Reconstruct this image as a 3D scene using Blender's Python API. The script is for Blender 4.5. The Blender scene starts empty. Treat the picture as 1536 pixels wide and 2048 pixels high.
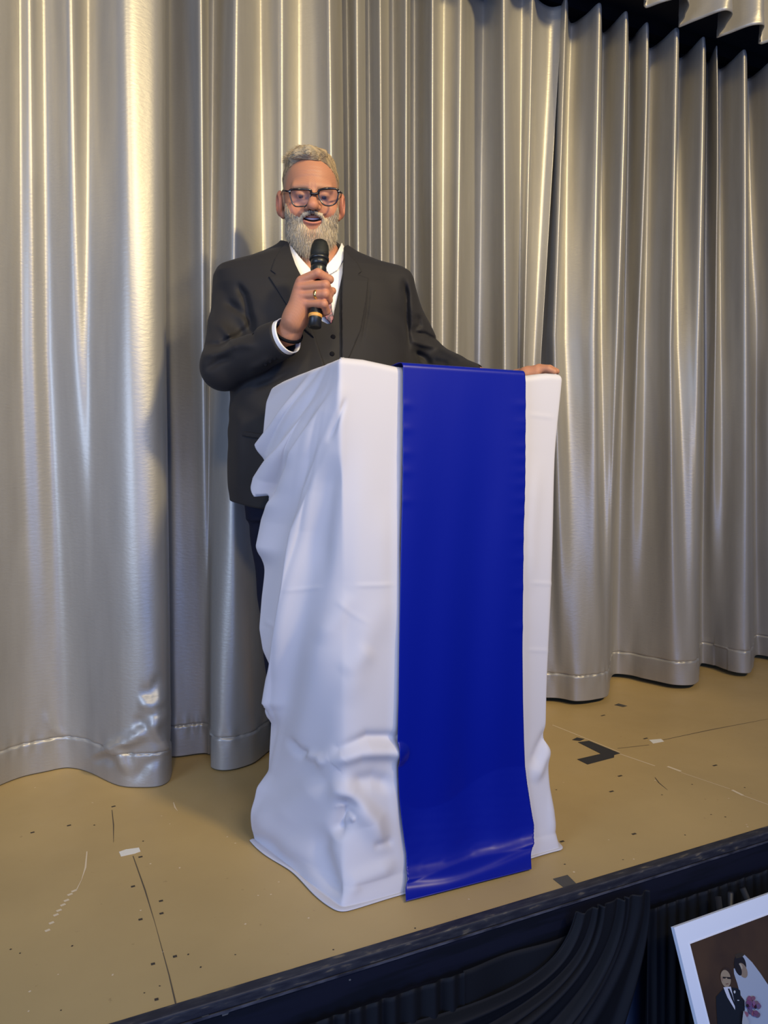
import bpy, bmesh, math, random
import numpy as np
from mathutils import Vector, Matrix
random.seed(7); rng = np.random.default_rng(7)
SC = bpy.context.scene; COL = SC.collection
PI = math.pi

# ------------------------------------------------------------------ camera
FP = 1550.0; YAW = math.radians(26.0); PITCH = math.atan((1024-926)/FP); CAMZ = 0.97
C0 = np.array([0, 0, CAMZ])
F = np.array([math.sin(YAW), math.cos(YAW), 0.0]); R = np.array([math.cos(YAW), -math.sin(YAW), 0.0]); Z = np.array([0, 0, 1.0])
FW = F*math.cos(PITCH) - Z*math.sin(PITCH); UP = Z*math.cos(PITCH) + F*math.sin(PITCH)
cam = bpy.data.cameras.new('camera'); co = bpy.data.objects.new('camera', cam); COL.objects.link(co)
cam.sensor_fit = 'VERTICAL'; cam.sensor_height = 24.0; cam.sensor_width = 18.0; cam.lens = FP/2048*24.0
cam.clip_start = 0.05; cam.clip_end = 60
co.matrix_world = Matrix(((R[0], UP[0], -FW[0], 0), (R[1], UP[1], -FW[1], 0), (R[2], UP[2], -FW[2], CAMZ), (0, 0, 0, 1)))
SC.camera = co

# ------------------------------------------------------------------ world, lights, exposure
SC.view_settings.view_transform = 'Standard'; SC.view_settings.look = 'None'
SC.view_settings.gamma = 1; SC.view_settings.use_curve_mapping = False
SC.view_settings.exposure = 0.0
w = bpy.data.worlds.new('world'); SC.world = w; w.use_nodes = True
w.node_tree.nodes['Background'].inputs[0].default_value = (0.26, 0.42, 0.95, 1)
w.node_tree.nodes['Background'].inputs[1].default_value = 0.21

def light(name, kind, loc, target, energy, color, size=0.5, size_y=None, spot=None, blend=0.5):
    l = bpy.data.lights.new(name, kind); l.energy = energy; l.color = color
    if kind == 'AREA':
        l.size = size
        if size_y: l.shape = 'RECTANGLE'; l.size_y = size_y
    else:
        l.shadow_soft_size = size
    if spot: l.spot_size = math.radians(spot); l.spot_blend = blend
    o = bpy.data.objects.new(name, l); COL.objects.link(o); o.location = loc
    d = Vector(target) - Vector(loc); o.rotation_euler = d.to_track_quat('-Z', 'Y').to_euler()
    return o
light('stage_spot', 'SPOT', (2.1, -2.1, 3.75), (1.45, 2.4, 2.1), 900, (1.0, 0.78, 0.38), 0.22, spot=68, blend=1.0)
light('stage_spot', 'SPOT', (-0.9, -2.2, 3.8), (0.25, 2.4, 2.15), 400, (1.0, 0.80, 0.42), 0.22, spot=56, blend=1.0)
light('left_fill', 'AREA', (-2.4, 0.1, 1.25), (0.75, 1.75, 0.6), 62, (0.50, 0.66, 1.0), 1.5, 1.5)  # added bluish fill to brighten the cloth's left face, no actual window
light('front_blue_fill', 'AREA', (-0.3, -3.4, 1.0), (0.9, 2.4, 1.0), 74, (0.15, 0.34, 1.0), 3.2, 2.0)  # added frontal area light, put in to turn the curtain valleys blue
light('overhead_fill', 'AREA', (0.85, -0.9, 2.6), (0.9, 1.5, 0.3), 30, (1.0, 0.93, 0.86), 1.0, 0.8)  # added soft fill from above for the lectern front, not a fixture

# ------------------------------------------------------------------ pixel <-> place helpers
def ray(px, py):
    return FW + R*((px-768)/FP) + UP*((1024-py)/FP)
def at(px, py, dep):
    d = ray(px, py); return C0 + d*(dep/np.dot(d, F))
def onY(px, py, Y):
    d = ray(px, py); return C0 + d*(Y/d[1])
def onZ(px, py, zz=0.0):
    d = ray(px, py); return C0 + d*((zz-CAMZ)/d[2])
def onP(px, py, p0, n):
    d = ray(px, py); return C0 + d*(np.dot(p0-C0, n)/np.dot(d, n))
def proj(P):
    v = P - C0; zc = v @ FW
    return 768 + FP*(v @ R)/zc, 1024 - FP*(v @ UP)/zc

# ------------------------------------------------------------------ materials
def new_mat(name):
    m = bpy.data.materials.new(name); m.use_nodes = True
    nt = m.node_tree; return m, nt, nt.nodes['Principled BSDF']
def srgb(r, g, b):
    f = lambda c: (c/255/12.92 if c/255 <= 0.04045 else ((c/255+0.055)/1.055)**2.4)
    return (f(r), f(g), f(b), 1)
def mat(name, col, rough=0.5, metal=0.0, spec=0.5, noise=None, bump=None, sheen=0, aniso=0, coat=0, trans=0, sss=0, col2=None, emit=None):
    """noise=(scale xyz, amount) mixes col with col2; bump=(scale xyz, strength, distance)"""
    m, nt, b = new_mat(name)
    I = b.inputs
    I['Base Color'].default_value = col; I['Roughness'].default_value = rough; I['Metallic'].default_value = metal
    I['Specular IOR Level'].default_value = spec; I['Sheen Weight'].default_value = sheen
    I['Anisotropic'].default_value = aniso; I['Coat Weight'].default_value = coat; I['Transmission Weight'].default_value = trans
    if sss:
        I['Subsurface Weight'].default_value = sss; I['Subsurface Radius'].default_value = (1.0, 0.35, 0.2); I['Subsurface Scale'].default_value = 0.006
    tc = None
    if noise or bump: tc = nt.nodes.new('ShaderNodeTexCoord')
    def nz(scale, detail=4):
        mp = nt.nodes.new('ShaderNodeMapping'); mp.inputs['Scale'].default_value = scale
        nt.links.new(tc.outputs['Object'], mp.inputs[0])
        n = nt.nodes.new('ShaderNodeTexNoise'); n.inputs['Scale'].default_value = 1.0; n.inputs['Detail'].default_value = detail
        nt.links.new(mp.outputs[0], n.inputs[0]); return n
    if noise:
        n = nz(noise[0]); rp = nt.nodes.new('ShaderNodeValToRGB')
        c2 = col2 or tuple(c*0.6 for c in col[:3])+(1,)
        rp.color_ramp.elements[0].position = 0.5-noise[1]; rp.color_ramp.elements[1].position = 0.5+noise[1]
        rp.color_ramp.elements[0].color = c2; rp.color_ramp.elements[1].color = col
        nt.links.new(n.outputs[0], rp.inputs[0]); nt.links.new(rp.outputs[0], I['Base Color'])
    if bump:
        n = nz(bump[0], 3); bp = nt.nodes.new('ShaderNodeBump'); bp.inputs['Strength'].default_value = bump[1]; bp.inputs['Distance'].default_value = bump[2]
        nt.links.new(n.outputs[0], bp.inputs['Height']); nt.links.new(bp.outputs[0], I['Normal'])
    return m
def attr_mat(name, rough=0.5, spec=0.4, bump=None, sss=0, sheen=0):
    m = mat(name, (1, 1, 1, 1), rough, spec=spec, bump=bump, sss=sss, sheen=sheen)
    nt = m.node_tree; a = nt.nodes.new('ShaderNodeAttribute'); a.attribute_name = 'tint'
    nt.links.new(a.outputs['Color'], nt.nodes['Principled BSDF'].inputs['Base Color']); return m

M = {}
M['satin'] = mat('silver_satin', (0.42, 0.405, 0.37, 1), 0.43, metal=0.48, spec=0.5, noise=((22, 22, 3.5), 0.33), col2=(0.345, 0.33, 0.30, 1), bump=((60, 60, 150), 0.22, 0.002))
M['white'] = mat('white_cloth', (0.58, 0.565, 0.60, 1), 0.62, spec=0.3, sheen=0.15, bump=((900, 900, 900), 0.12, 0.0004))
M['blue'] = mat('blue_satin', (0.0006, 0.007, 0.25, 1), 0.33, spec=0.42, bump=((9, 9, 3), 0.10, 0.01))
M['suit'] = mat('charcoal_wool', (0.019, 0.0175, 0.018, 1), 0.72, spec=0.25, sheen=0.03, bump=((1400, 1400, 1400), 0.25, 0.0004))
M['suit_dark'] = mat('suit_edge', (0.008, 0.008, 0.010, 1), 0.85, spec=0.1)
M['vest'] = mat('vest_wool', (0.030, 0.028, 0.026, 1), 0.8, spec=0.2, bump=((1400, 1400, 1400), 0.25, 0.0004))
M['trouser'] = mat('navy_wool', (0.006, 0.008, 0.022, 1), 0.8, spec=0.2)
M['shoe'] = mat('black_leather', (0.01, 0.01, 0.011, 1), 0.3)
M['shirt'] = mat('shirt_cotton', (0.78, 0.76, 0.74, 1), 0.7, spec=0.2, sheen=0.1)
M['black'] = mat('matte_black', (0.006, 0.006, 0.008, 1), 0.9, spec=0.1)
M['skirt'] = mat('black_skirt_cloth', (0.006, 0.007, 0.010, 1), 0.7, spec=0.25)
M['fascia'] = mat('fascia_black_paint', (0.007, 0.008, 0.018, 1), 0.55, spec=0.3, noise=((2.5, 20, 30), 0.05), col2=(0.004, 0.005, 0.010, 1))
M['gap'] = mat('slate_panel', (0.035, 0.055, 0.10, 1), 0.8)
M['mic'] = mat('mic_black', (0.012, 0.013, 0.013, 1), 0.36, spec=0.5)
M['mesh'] = mat('mic_mesh', (0.018, 0.020, 0.018, 1), 0.42, metal=0.5, bump=((1500, 1500, 1500), 0.8, 0.001))
M['micring'] = mat('mic_ring_orange', (0.62, 0.30, 0.06, 1), 0.45)
M['gold'] = mat('gold', (0.9, 0.62, 0.22, 1), 0.22, metal=1.0)
M['frame'] = mat('dark_acetate', (0.012, 0.007, 0.006, 1), 0.25, coat=0.3)
M['hinge'] = mat('hinge_metal', (0.6, 0.6, 0.6, 1), 0.25, metal=1.0)
M['wood'] = mat('brown_wood', (0.16, 0.07, 0.03, 1), 0.5, noise=((3, 3, 40), 0.2))
M['tape_black'] = mat('black_tape', (0.028, 0.026, 0.027, 1), 0.7)
M['tape_edge'] = mat('dark_grey_tape', (0.075, 0.068, 0.055, 1), 0.7)
M['tape_white'] = mat('white_tape', (0.80, 0.77, 0.68, 1), 0.6)
M['teeth'] = mat('teeth', (0.62, 0.60, 0.62, 1), 0.35)
M['eye'] = mat('eye_dark', (0.05, 0.03, 0.025, 1), 0.2)
M['skin'] = attr_mat('skin', 0.52, 0.35, bump=((420, 420, 420), 0.25, 0.0006), sss=0.12)
M['beard'] = attr_mat('beard_hair', 0.8, 0.15, bump=((900, 900, 160), 0.9, 0.003))
M['hair'] = attr_mat('head_hair', 0.7, 0.2, bump=((250, 900, 900), 0.8, 0.003))
M['hallfloor'] = mat('hall_floor', (0.03, 0.035, 0.05, 1), 0.5)
M['easel'] = mat('easel_black', (0.015, 0.015, 0.016, 1), 0.5)
M['glass'] = mat('lens_glass', (1, 1, 1, 1), 0.02)
def _glass():
    nt = M['glass'].node_tree; out = nt.nodes['Material Output']
    t = nt.nodes.new('ShaderNodeBsdfTransparent'); g = nt.nodes.new('ShaderNodeBsdfGlossy'); g.inputs['Roughness'].default_value = 0.03
    mx = nt.nodes.new('ShaderNodeMixShader'); mx.inputs[0].default_value = 0.006
    nt.links.new(t.outputs[0], mx.inputs[1]); nt.links.new(g.outputs[0], mx.inputs[2]); nt.links.new(mx.outputs[0], out.inputs[0])
_glass()

# ------------------------------------------------------------------ object helpers
def tag(o, label=None, cat=None, group=None, kind=None):
    if label: o['label'] = label
    if cat: o['category'] = cat
    if group: o['group'] = group
    if kind: o['kind'] = kind
    return o
def empty(name, loc=(0, 0, 0)):
    o = bpy.data.objects.new(name, None); COL.objects.link(o); o.location = Vector([float(v) for v in loc]); o.empty_display_size = 0.1
    return o
def link(name, me, m, parent=None, smooth=True):
    for mm in (m if isinstance(m, (list, tuple)) else [m]): me.materials.append(mm)
    if smooth: me.polygons.foreach_set('use_smooth', [True]*len(me.polygons))
    o = bpy.data.objects.new(name, me); COL.objects.link(o)
    if parent is not None:
        o.parent = parent; o.matrix_parent_inverse = Matrix.Translation(parent_loc(parent)).inverted()
    return o
def parent_loc(p):
    return p.location.copy() if p.parent is None else Vector((0, 0, 0))   # nested empties sit at the world origin
def raw(name, verts, faces, m, parent=None, smooth=True, tint=None):
    me = bpy.data.meshes.new(name)
    verts = np.asarray(verts, dtype=float); me.from_pydata(verts.tolist(), [], [list(map(int, f)) for f in faces]); me.update()
    if tint is not None: set_tint(me, tint)
    return link(name, me, m, parent, smooth)
def fast(name, verts, quads, m, parent=None, tint=None):
    me = bpy.data.meshes.new(name); n = len(quads)
    me.vertices.add(len(verts)); me.vertices.foreach_set('co', np.asarray(verts, np.float32).ravel())
    me.loops.add(n*4); me.loops.foreach_set('vertex_index', np.asarray(quads, np.int32).ravel())
    me.polygons.add(n); me.polygons.foreach_set('loop_start', np.arange(0, n*4, 4, dtype=np.int32))
    me.polygons.foreach_set('loop_total', np.full(n, 4, dtype=np.int32)); me.update(calc_edges=True)
    if tint is not None: set_tint(me, tint)
    return link(name, me, m, parent, True)
def set_tint(me, tint):
    a = me.color_attributes.new('tint', 'FLOAT_COLOR', 'POINT')
    c = np.ones((len(me.vertices), 4), np.float32); c[:, :3] = tint
    a.data.foreach_set('color', c.ravel())
def grid(name, G, m, parent=None, thick=0.0, closed=False):
    """G: (rows, cols, 3) surface; given a thickness it becomes a closed sheet with depth"""
    r, c, _ = G.shape; idx = np.arange(r*c).reshape(r, c)
    q = np.stack([idx[:-1, :-1], idx[:-1, 1:], idx[1:, 1:], idx[1:, :-1]], -1).reshape(-1, 4)
    o = fast(name, G.reshape(-1, 3), q, m, parent)
    if thick:
        md = o.modifiers.new('thickness', 'SOLIDIFY'); md.thickness = thick; md.offset = 0
    return o
def box(name, lo, hi, m, parent=None, bev=0.0):
    x0, y0, z0 = lo; x1, y1, z1 = hi
    v = [(x, y, z) for x in (x0, x1) for y in (y0, y1) for z in (z0, z1)]
    f = [(0, 1, 3, 2), (4, 6, 7, 5), (0, 4, 5, 1), (2, 3, 7, 6), (0, 2, 6, 4), (1, 5, 7, 3)]
    o = raw(name, v, f, m, parent, False)
    if bev:
        b = o.modifiers.new('bevel', 'BEVEL'); b.width = bev; b.segments = 3
    return o
def tube(name, pts, rad, m, parent=None, n=12, cap=True):
    pts = [np.array(p, float) for p in pts]; k = len(pts)
    rad = [rad]*k if np.isscalar(rad) else rad
    V = []; Fc = []; ref = None
    for i, p in enumerate(pts):
        t = pts[min(i+1, k-1)] - pts[max(i-1, 0)]; t /= np.linalg.norm(t)+1e-12
        if ref is None: ref = np.array([0, 0, 1.0]) if abs(t[2]) < 0.9 else np.array([1.0, 0, 0])
        a = ref - t*np.dot(ref, t); a /= np.linalg.norm(a)+1e-12; b = np.cross(t, a); ref = a
        for j in range(n):
            th = 2*PI*j/n; V.append(p + rad[i]*(a*math.cos(th)+b*math.sin(th)))
    for i in range(k-1):
        for j in range(n):
            Fc.append((i*n+j, i*n+(j+1) % n, (i+1)*n+(j+1) % n, (i+1)*n+j))
    if cap: Fc.append(list(range(n))[::-1]); Fc.append([(k-1)*n+j for j in range(n)])
    return raw(name, V, Fc, m, parent)
def lathe(name, a, b, prof, m, parent=None, n=40):
    """prof: (fraction along a->b, radius)"""
    a = np.array(a); b = np.array(b)
    return tube(name, [a+(b-a)*t for t, _ in prof], [r for _, r in prof], m, parent, n)
def prism(name, pts, nrm, th, m, parent=None, smooth=False):
    """flat outline with a thickness along nrm"""
    n = len(pts); pts = [np.array(p, float) for p in pts]; nrm = np.array(nrm, float)
    V = pts + [p + nrm*th for p in pts]
    Fc = [list(range(n))[::-1], list(range(n, 2*n))] + [(i, (i+1) % n, n+(i+1) % n, n+i) for i in range(n)]
    return raw(name, V, Fc, m, parent, smooth)

# relief: raised or sunk lines on a surface, given where they run
def seg_dist(px, py, pts):
    best = np.full(px.shape, 1e9); side = np.zeros(px.shape); tt = np.zeros(px.shape); n = len(pts)-1
    for i in range(n):
        ax, ay = pts[i]; bx, by = pts[i+1]; dx, dy = bx-ax, by-ay; L = dx*dx+dy*dy
        t = np.clip(((px-ax)*dx+(py-ay)*dy)/L, 0, 1); ex = px-ax-t*dx; ey = py-ay-t*dy; d = np.hypot(ex, ey)
        m = d < best; best = np.where(m, d, best); side = np.where(m, np.sign(ex*dy-ey*dx), side); tt = np.where(m, (i+t)/n, tt)
    return best, side, tt
def relief(px, py, lines):
    out = np.zeros(px.shape)
    for L in lines:
        pts, amp, wl, wr = L[:4]
        taper = L[4] if len(L) > 4 else 'both'
        d, s, t = seg_dist(px, py, pts)
        w_ = np.where(s > 0, wl, wr)     # s>0: right-hand side of a line that runs down the picture
        g = np.exp(-(d/w_)**2)*amp
        if taper == 'both': e = np.clip(np.minimum(t, 1-t)*3.2, 0, 1); g = g*e*e*(3-2*e)
        elif taper == 'start': e = np.clip(t*1.7, 0, 1); g = g*e*e*(3-2*e)
        elif taper == 'end': e = np.clip((1-t)*1.7, 0, 1); g = g*e*e*(3-2*e)
        out += g
    return out
def poly_sd(px, py, poly):
    d = np.full(px.shape, 1e9); inside = np.zeros(px.shape, bool); n = len(poly)
    for i in range(n):
        ax, ay = poly[i]; bx, by = poly[(i+1) % n]; dx, dy = bx-ax, by-ay
        t = np.clip(((px-ax)*dx+(py-ay)*dy)/(dx*dx+dy*dy+1e-9), 0, 1)
        d = np.minimum(d, np.hypot(px-ax-t*dx, py-ay-t*dy))
        c = ((ay > py) != (by > py)) & (px < (bx-ax)*(py-ay)/((by-ay) if by != ay else 1e-9)+ax); inside ^= c
    return np.where(inside, -d, d)
def grid_normals(G):
    du = np.gradient(G, axis=1); dv = np.gradient(G, axis=0); n = np.cross(du, dv)
    return n/(np.linalg.norm(n, axis=-1, keepdims=True)+1e-12)
def smooth_cols(A, k):
    for _ in range(k):
        B = A.copy(); B[:, 1:-1] = 0.25*A[:, :-2]+0.5*A[:, 1:-1]+0.25*A[:, 2:]; A = B
    return A
def tab(x, t):
    a = np.array(t, float); return np.interp(x, a[:, 0], a[:, 1])

# ------------------------------------------------------------------ implicit surfaces (sparse surface nets)
def cap(P, a, b, r1, r2=None):
    r2 = r1 if r2 is None else r2
    a = np.asarray(a); b = np.asarray(b); ba = b-a; h = np.clip(((P-a) @ ba)/np.dot(ba, ba), 0, 1)
    return np.linalg.norm(P-a-h[:, None]*ba, axis=1) - (r1+(r2-r1)*h)
def ell(P, c, r):
    q = P-np.asarray(c); r = np.asarray(r, float); k0 = np.linalg.norm(q/r, axis=1); k1 = np.linalg.norm(q/(r*r), axis=1)+1e-9
    return k0*(k0-1)/k1
def smin(a, b, k):
    h = np.clip(0.5+0.5*(b-a)/k, 0, 1); return b*(1-h)+a*h-k*h*(1-h)
def smax(a, b, k): return -smin(-a, -b, k)
def chain(P, pts, rs, k=0.004):
    d = None
    for i in range(len(pts)-1):
        e = cap(P, pts[i], pts[i+1], rs[i], rs[i+1]); d = e if d is None else smin(d, e, k)
    return d
def nets(fn, lo, hi, h, B=8, margin=1.7):
    lo = np.array(lo, float); hi = np.array(hi, float)
    nb = np.ceil((hi-lo)/(h*B)).astype(int)
    bi = np.stack(np.meshgrid(*[np.arange(n) for n in nb], indexing='ij'), -1).reshape(-1, 3)
    ctr = lo+(bi+0.5)*h*B
    d = np.concatenate([fn(c) for c in np.array_split(ctr, max(1, len(ctr)//200000))])
    act = bi[np.abs(d) < h*B*0.87*margin]
    loc = np.stack(np.meshgrid(*[np.arange(B+1)]*3, indexing='ij'), -1).reshape(-1, 3)
    N = nb*B+2
    gid = lambda c: (c[..., 0]*N[1]+c[..., 1])*N[2]+c[..., 2]
    VID = []; VP = []; Q = []
    corners = [(i, j, k) for i in (0, 1) for j in (0, 1) for k in (0, 1)]
    for chunk in np.array_split(act, max(1, len(act)//300)):
        if len(chunk) == 0: continue
        base = chunk[:, None, :]*B+loc[None]
        P = lo+base*h
        v = fn(P.reshape(-1, 3)).reshape(len(chunk), B+1, B+1, B+1)
        bc = chunk[:, None, None, None, :]*B + np.stack(np.meshgrid(*[np.arange(B)]*3, indexing='ij'), -1)[None]
        cv = np.stack([v[:, i:B+i, j:B+j, k:B+k] for i, j, k in corners], -1)
        s = cv < 0; m = s.any(-1) & ~s.all(-1)
        if not m.any(): continue
        cvm = cv[m]; acc = np.zeros((len(cvm), 3)); cnt = np.zeros(len(cvm))
        for ia, ca in enumerate(corners):
            for ax in range(3):
                if ca[ax]: continue
                cb = list(ca); cb[ax] = 1; ib = corners.index(tuple(cb))
                a_ = cvm[:, ia]; b_ = cvm[:, ib]; cr = (a_ < 0) != (b_ < 0)
                t = np.where(cr, a_/(a_-b_+1e-20), 0); p = np.array(ca, float)[None].repeat(len(cvm), 0); p[:, ax] = t
                acc += p*cr[:, None]; cnt += cr
        VP.append(lo+(bc[m]+acc/cnt[:, None])*h); VID.append(gid(bc[m]))
        for ax in range(3):
            sl = [slice(None), slice(0, B), slice(0, B), slice(0, B)]; sh = list(sl); sh[ax+1] = slice(1, B+1)
            a_ = v[tuple(sl)] < 0; b_ = v[tuple(sh)] < 0; cr = a_ != b_
            if not cr.any(): continue
            c = bc[cr]; flip = a_[cr]
            u, w_ = (ax+1) % 3, (ax+2) % 3
            def off(du, dw):
                q = c.copy(); q[:, u] -= du; q[:, w_] -= dw; return gid(q)
            q = np.stack([off(1, 1), off(0, 1), off(0, 0), off(1, 0)], 1)
            q[~flip] = q[~flip][:, ::-1]; Q.append(q)
    VID = np.concatenate(VID); VP = np.concatenate(VP); Q = np.concatenate(Q)
    o = np.argsort(VID); VID = VID[o]; VP = VP[o]
    qi = np.searchsorted(VID, Q); qi = np.clip(qi, 0, len(VID)-1); ok = (VID[qi] == Q).all(1)
    return VP, qi[ok]

def largest(V, Q):
    lab = np.arange(len(V))
    while True:
        m = lab[Q].min(1); new = lab.copy()
        for c in range(4): np.minimum.at(new, Q[:, c], m)
        new = new[new]
        if (new == lab).all(): break
        lab = new
    u, c = np.unique(lab, return_counts=True); keep = lab == u[np.argmax(c)]
    idx = np.cumsum(keep)-1; return V[keep], idx[Q[keep[Q].all(1)]]

# ================================================================== SETTING
FASC_Y = onZ(900, 2122-0.298*900)[1]           # front edge of the stage
STAGE_H = 0.75
hall = box('floor', (-3, -3.5, -STAGE_H-0.1), (6, 4.2, -STAGE_H), M['hallfloor']); tag(hall, kind='structure')
wb = box('wall_back', (-3, 3.3, -STAGE_H), (7, 3.4, 4.0), M['black']); tag(wb, kind='structure')

def stage_mat():
    m, nt, b = new_mat('stage_floor_paint')
    tc = nt.nodes.new('ShaderNodeTexCoord')
    def nz(scale, det, vec):
        mp = nt.nodes.new('ShaderNodeMapping'); mp.inputs['Scale'].default_value = vec; nt.links.new(tc.outputs['Object'], mp.inputs[0])
        n = nt.nodes.new('ShaderNodeTexNoise'); n.inputs['Scale'].default_value = scale; n.inputs['Detail'].default_value = det
        nt.links.new(mp.outputs[0], n.inputs[0]); return n
    n1 = nz(2.2, 5, (1, 1, 1)); r1 = nt.nodes.new('ShaderNodeValToRGB')
    r1.color_ramp.elements[0].position = 0.3; r1.color_ramp.elements[1].position = 0.7
    r1.color_ramp.elements[0].color = srgb(176, 150, 100); r1.color_ramp.elements[1].color = srgb(191, 163, 109)
    nt.links.new(n1.outputs[0], r1.inputs[0])
    n2 = nz(60, 3, (1, 1, 1)); r2 = nt.nodes.new('ShaderNodeValToRGB')
    r2.color_ramp.elements[0].position = 0.70; r2.color_ramp.elements[1].position = 0.78
    r2.color_ramp.elements[0].color = (1, 1, 1, 1); r2.color_ramp.elements[1].color = (0.55, 0.5, 0.45, 1)
    nt.links.new(n2.outputs[0], r2.inputs[0])
    mx = nt.nodes.new('ShaderNodeMix'); mx.data_type = 'RGBA'; mx.blend_type = 'MULTIPLY'; mx.inputs[0].default_value = 0.6
    nt.links.new(r1.outputs[0], mx.inputs[6]); nt.links.new(r2.outputs[0], mx.inputs[7])
    nt.links.new(mx.outputs[2], b.inputs['Base Color'])
    n3 = nz(12, 4, (1, 1, 1)); mr = nt.nodes.new('ShaderNodeMapRange'); mr.inputs['To Min'].default_value = 0.42; mr.inputs['To Max'].default_value = 0.62
    nt.links.new(n3.outputs[0], mr.inputs[0]); nt.links.new(mr.outputs[0], b.inputs['Roughness'])
    bp = nt.nodes.new('ShaderNodeBump'); bp.inputs['Strength'].default_value = 0.15; bp.inputs['Distance'].default_value = 0.002
    nt.links.new(n3.outputs[0], bp.inputs['Height']); nt.links.new(bp.outputs[0], b.inputs['Normal'])
    b.inputs['Specular IOR Level'].default_value = 0.35
    return m
M['stage'] = stage_mat()
M['scratch'] = mat('pale_scratch', (0.72, 0.58, 0.38, 1), 0.7); M['seam'] = mat('dark_seam', (0.10, 0.075, 0.045, 1), 0.8); M['nail'] = mat('nail_dent', (0.05, 0.038, 0.025, 1), 0.8)

def strip_px(line, wid, zz):
    """thin strip on the stage floor along a line"""
    P = [onZ(x, y, 0)[:2] for x, y in line]; V = []; Fc = []
    for i, p in enumerate(P):
        t = P[min(i+1, len(P)-1)]-P[max(i-1, 0)]; t = t/np.linalg.norm(t); n = np.array([-t[1], t[0]])
        ww = wid*(0.6+0.4*math.sin(i*2.1)) if len(P) > 2 else wid
        for s in (-1, 1): V.append((*(p+n*s*ww/2), zz))
    for i in range(len(P)-1): Fc.append((2*i, 2*i+1, 2*i+3, 2*i+2))
    return V, Fc
def build_stage():
    x0, x1, y0, y1 = -2.6, 6.0, FASC_Y, 3.3
    V = [(x0, y0, 0), (x1, y0, 0), (x1, y1, 0), (x0, y1, 0), (x0, y0, -0.03), (x1, y0, -0.03), (x1, y1, -0.03), (x0, y1, -0.03)]
    Fc = [(0, 1, 2, 3), (0, 4, 5, 1), (1, 5, 6, 2), (2, 6, 7, 3), (3, 7, 4, 0), (7, 6, 5, 4)]; MI = [0]*6
    def add(vf, mi):
        v, f = vf; k = len(V); V.extend([tuple(a) for a in v]); Fc.extend([tuple(i+k for i in g) for g in f]); MI.extend([mi]*len(f))
    e = 0.0004
    add(strip_px([(266, 1712), (290, 1780), (311, 1850), (338, 1950), (352, 2010)], 0.0032, e), 2)
    add(strip_px([(224, 1620), (227, 1650), (227, 1685)], 0.003, e), 2)
    add(strip_px([(1105, 1450), (1155, 1470)], 0.005, e), 1)
    add(strip_px([(1155, 1470), (1240, 1505)], 0.004, e), 1); add(strip_px([(1240, 1508), (1310, 1532)], 0.005, e), 1); add(strip_px([(1335, 1533), (1362, 1543)], 0.010, e), 1)
    add(strip_px([(1362, 1545), (1460, 1578)], 0.0025, e), 1); add(strip_px([(1464, 1580), (1486, 1591)], 0.009, e), 1); add(strip_px([(1486, 1591), (1560, 1618)], 0.003, e), 1)
    add(strip_px([(1235, 1497), (1298, 1490)], 0.003, e), 2); add(strip_px([(1326, 1480), (1420, 1460), (1536, 1438), (1600, 1425)], 0.0045, e), 2)
    add(strip_px([(1310, 1555), (1318, 1566), (1335, 1580)], 0.004, e), 2)
    add(strip_px([(174, 1703), (171, 1735), (163, 1760), (153, 1780)], 0.0045, e), 1)
    for (x, y) in [(148, 1782), (140, 1789), (133, 1801), (126, 1810), (118, 1821), (112, 1830), (103, 1846), (95, 1861)]:
        add(strip_px([(x-5, y+2), (x+5, y-2)], 0.008, e), 1)
    add(strip_px([(347, 1605), (350, 1615), (355, 1622)], 0.004, e), 1)
    for (x, y) in [(227, 1613), (138, 1651), (65, 1665), (281, 1714), (266, 1773), (322, 1802), (323, 1827), (281, 1839), (350, 1913), (306, 1928), (313, 1999), (1223, 1583), (1206, 1431), (1291, 1477), (1430, 1531), (1268, 1668), (1124, 1683), (942, 1888), (1240, 1552)]:
        if y > 2112-0.298*x: continue
        add(strip_px([(x-4, y+1), (x+4, y-1)], 0.007, e), 3)
    for k in range(70):
        x = rng.uniform(0, 1500); y = 1560+rng.uniform(0, 1)*(2105-0.298*x-1560)
        add(strip_px([(x-1.6, y), (x+1.6, y+rng.uniform(-1, 1))], rng.uniform(0.002, 0.005), e), 1 if rng.random() < 0.6 else 3)
    me = bpy.data.meshes.new('stage_platform'); me.from_pydata([[float(c) for c in v] for v in V], [], Fc)
    for m in (M['stage'], M['scratch'], M['seam'], M['nail']): me.materials.append(m)
    me.polygons.foreach_set('material_index', MI); me.update()
    o = bpy.data.objects.new('stage_platform', me); COL.objects.link(o); tag(o, kind='structure')
build_stage()

def nosing_mat():
    m, nt, b = new_mat('worn_nosing')
    tc = nt.nodes.new('ShaderNodeTexCoord'); mp = nt.nodes.new('ShaderNodeMapping'); mp.inputs['Scale'].default_value = (22, 90, 90)
    nt.links.new(tc.outputs['Object'], mp.inputs[0]); n = nt.nodes.new('ShaderNodeTexNoise'); n.inputs['Scale'].default_value = 1; n.inputs['Detail'].default_value = 6
    nt.links.new(mp.outputs[0], n.inputs[0]); r = nt.nodes.new('ShaderNodeValToRGB'); e = r.color_ramp.elements
    e[0].position = 0.42; e[0].color = (0.014, 0.014, 0.022, 1); e[1].position = 0.72; e[1].color = (0.15, 0.12, 0.08, 1)
    x = e.new(0.6); x.color = (0.03, 0.03, 0.037, 1)
    nt.links.new(n.outputs[0], r.inputs[0]); nt.links.new(r.outputs[0], b.inputs['Base Color']); b.inputs['Roughness'].default_value = 0.6
    return m
M['nosing'] = nosing_mat()
t1 = box('trim_1', (-2.6, FASC_Y-0.012, -0.020), (6, FASC_Y+0.016, 0.003), M['nosing'], bev=0.004); tag(t1, kind='structure')
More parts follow.
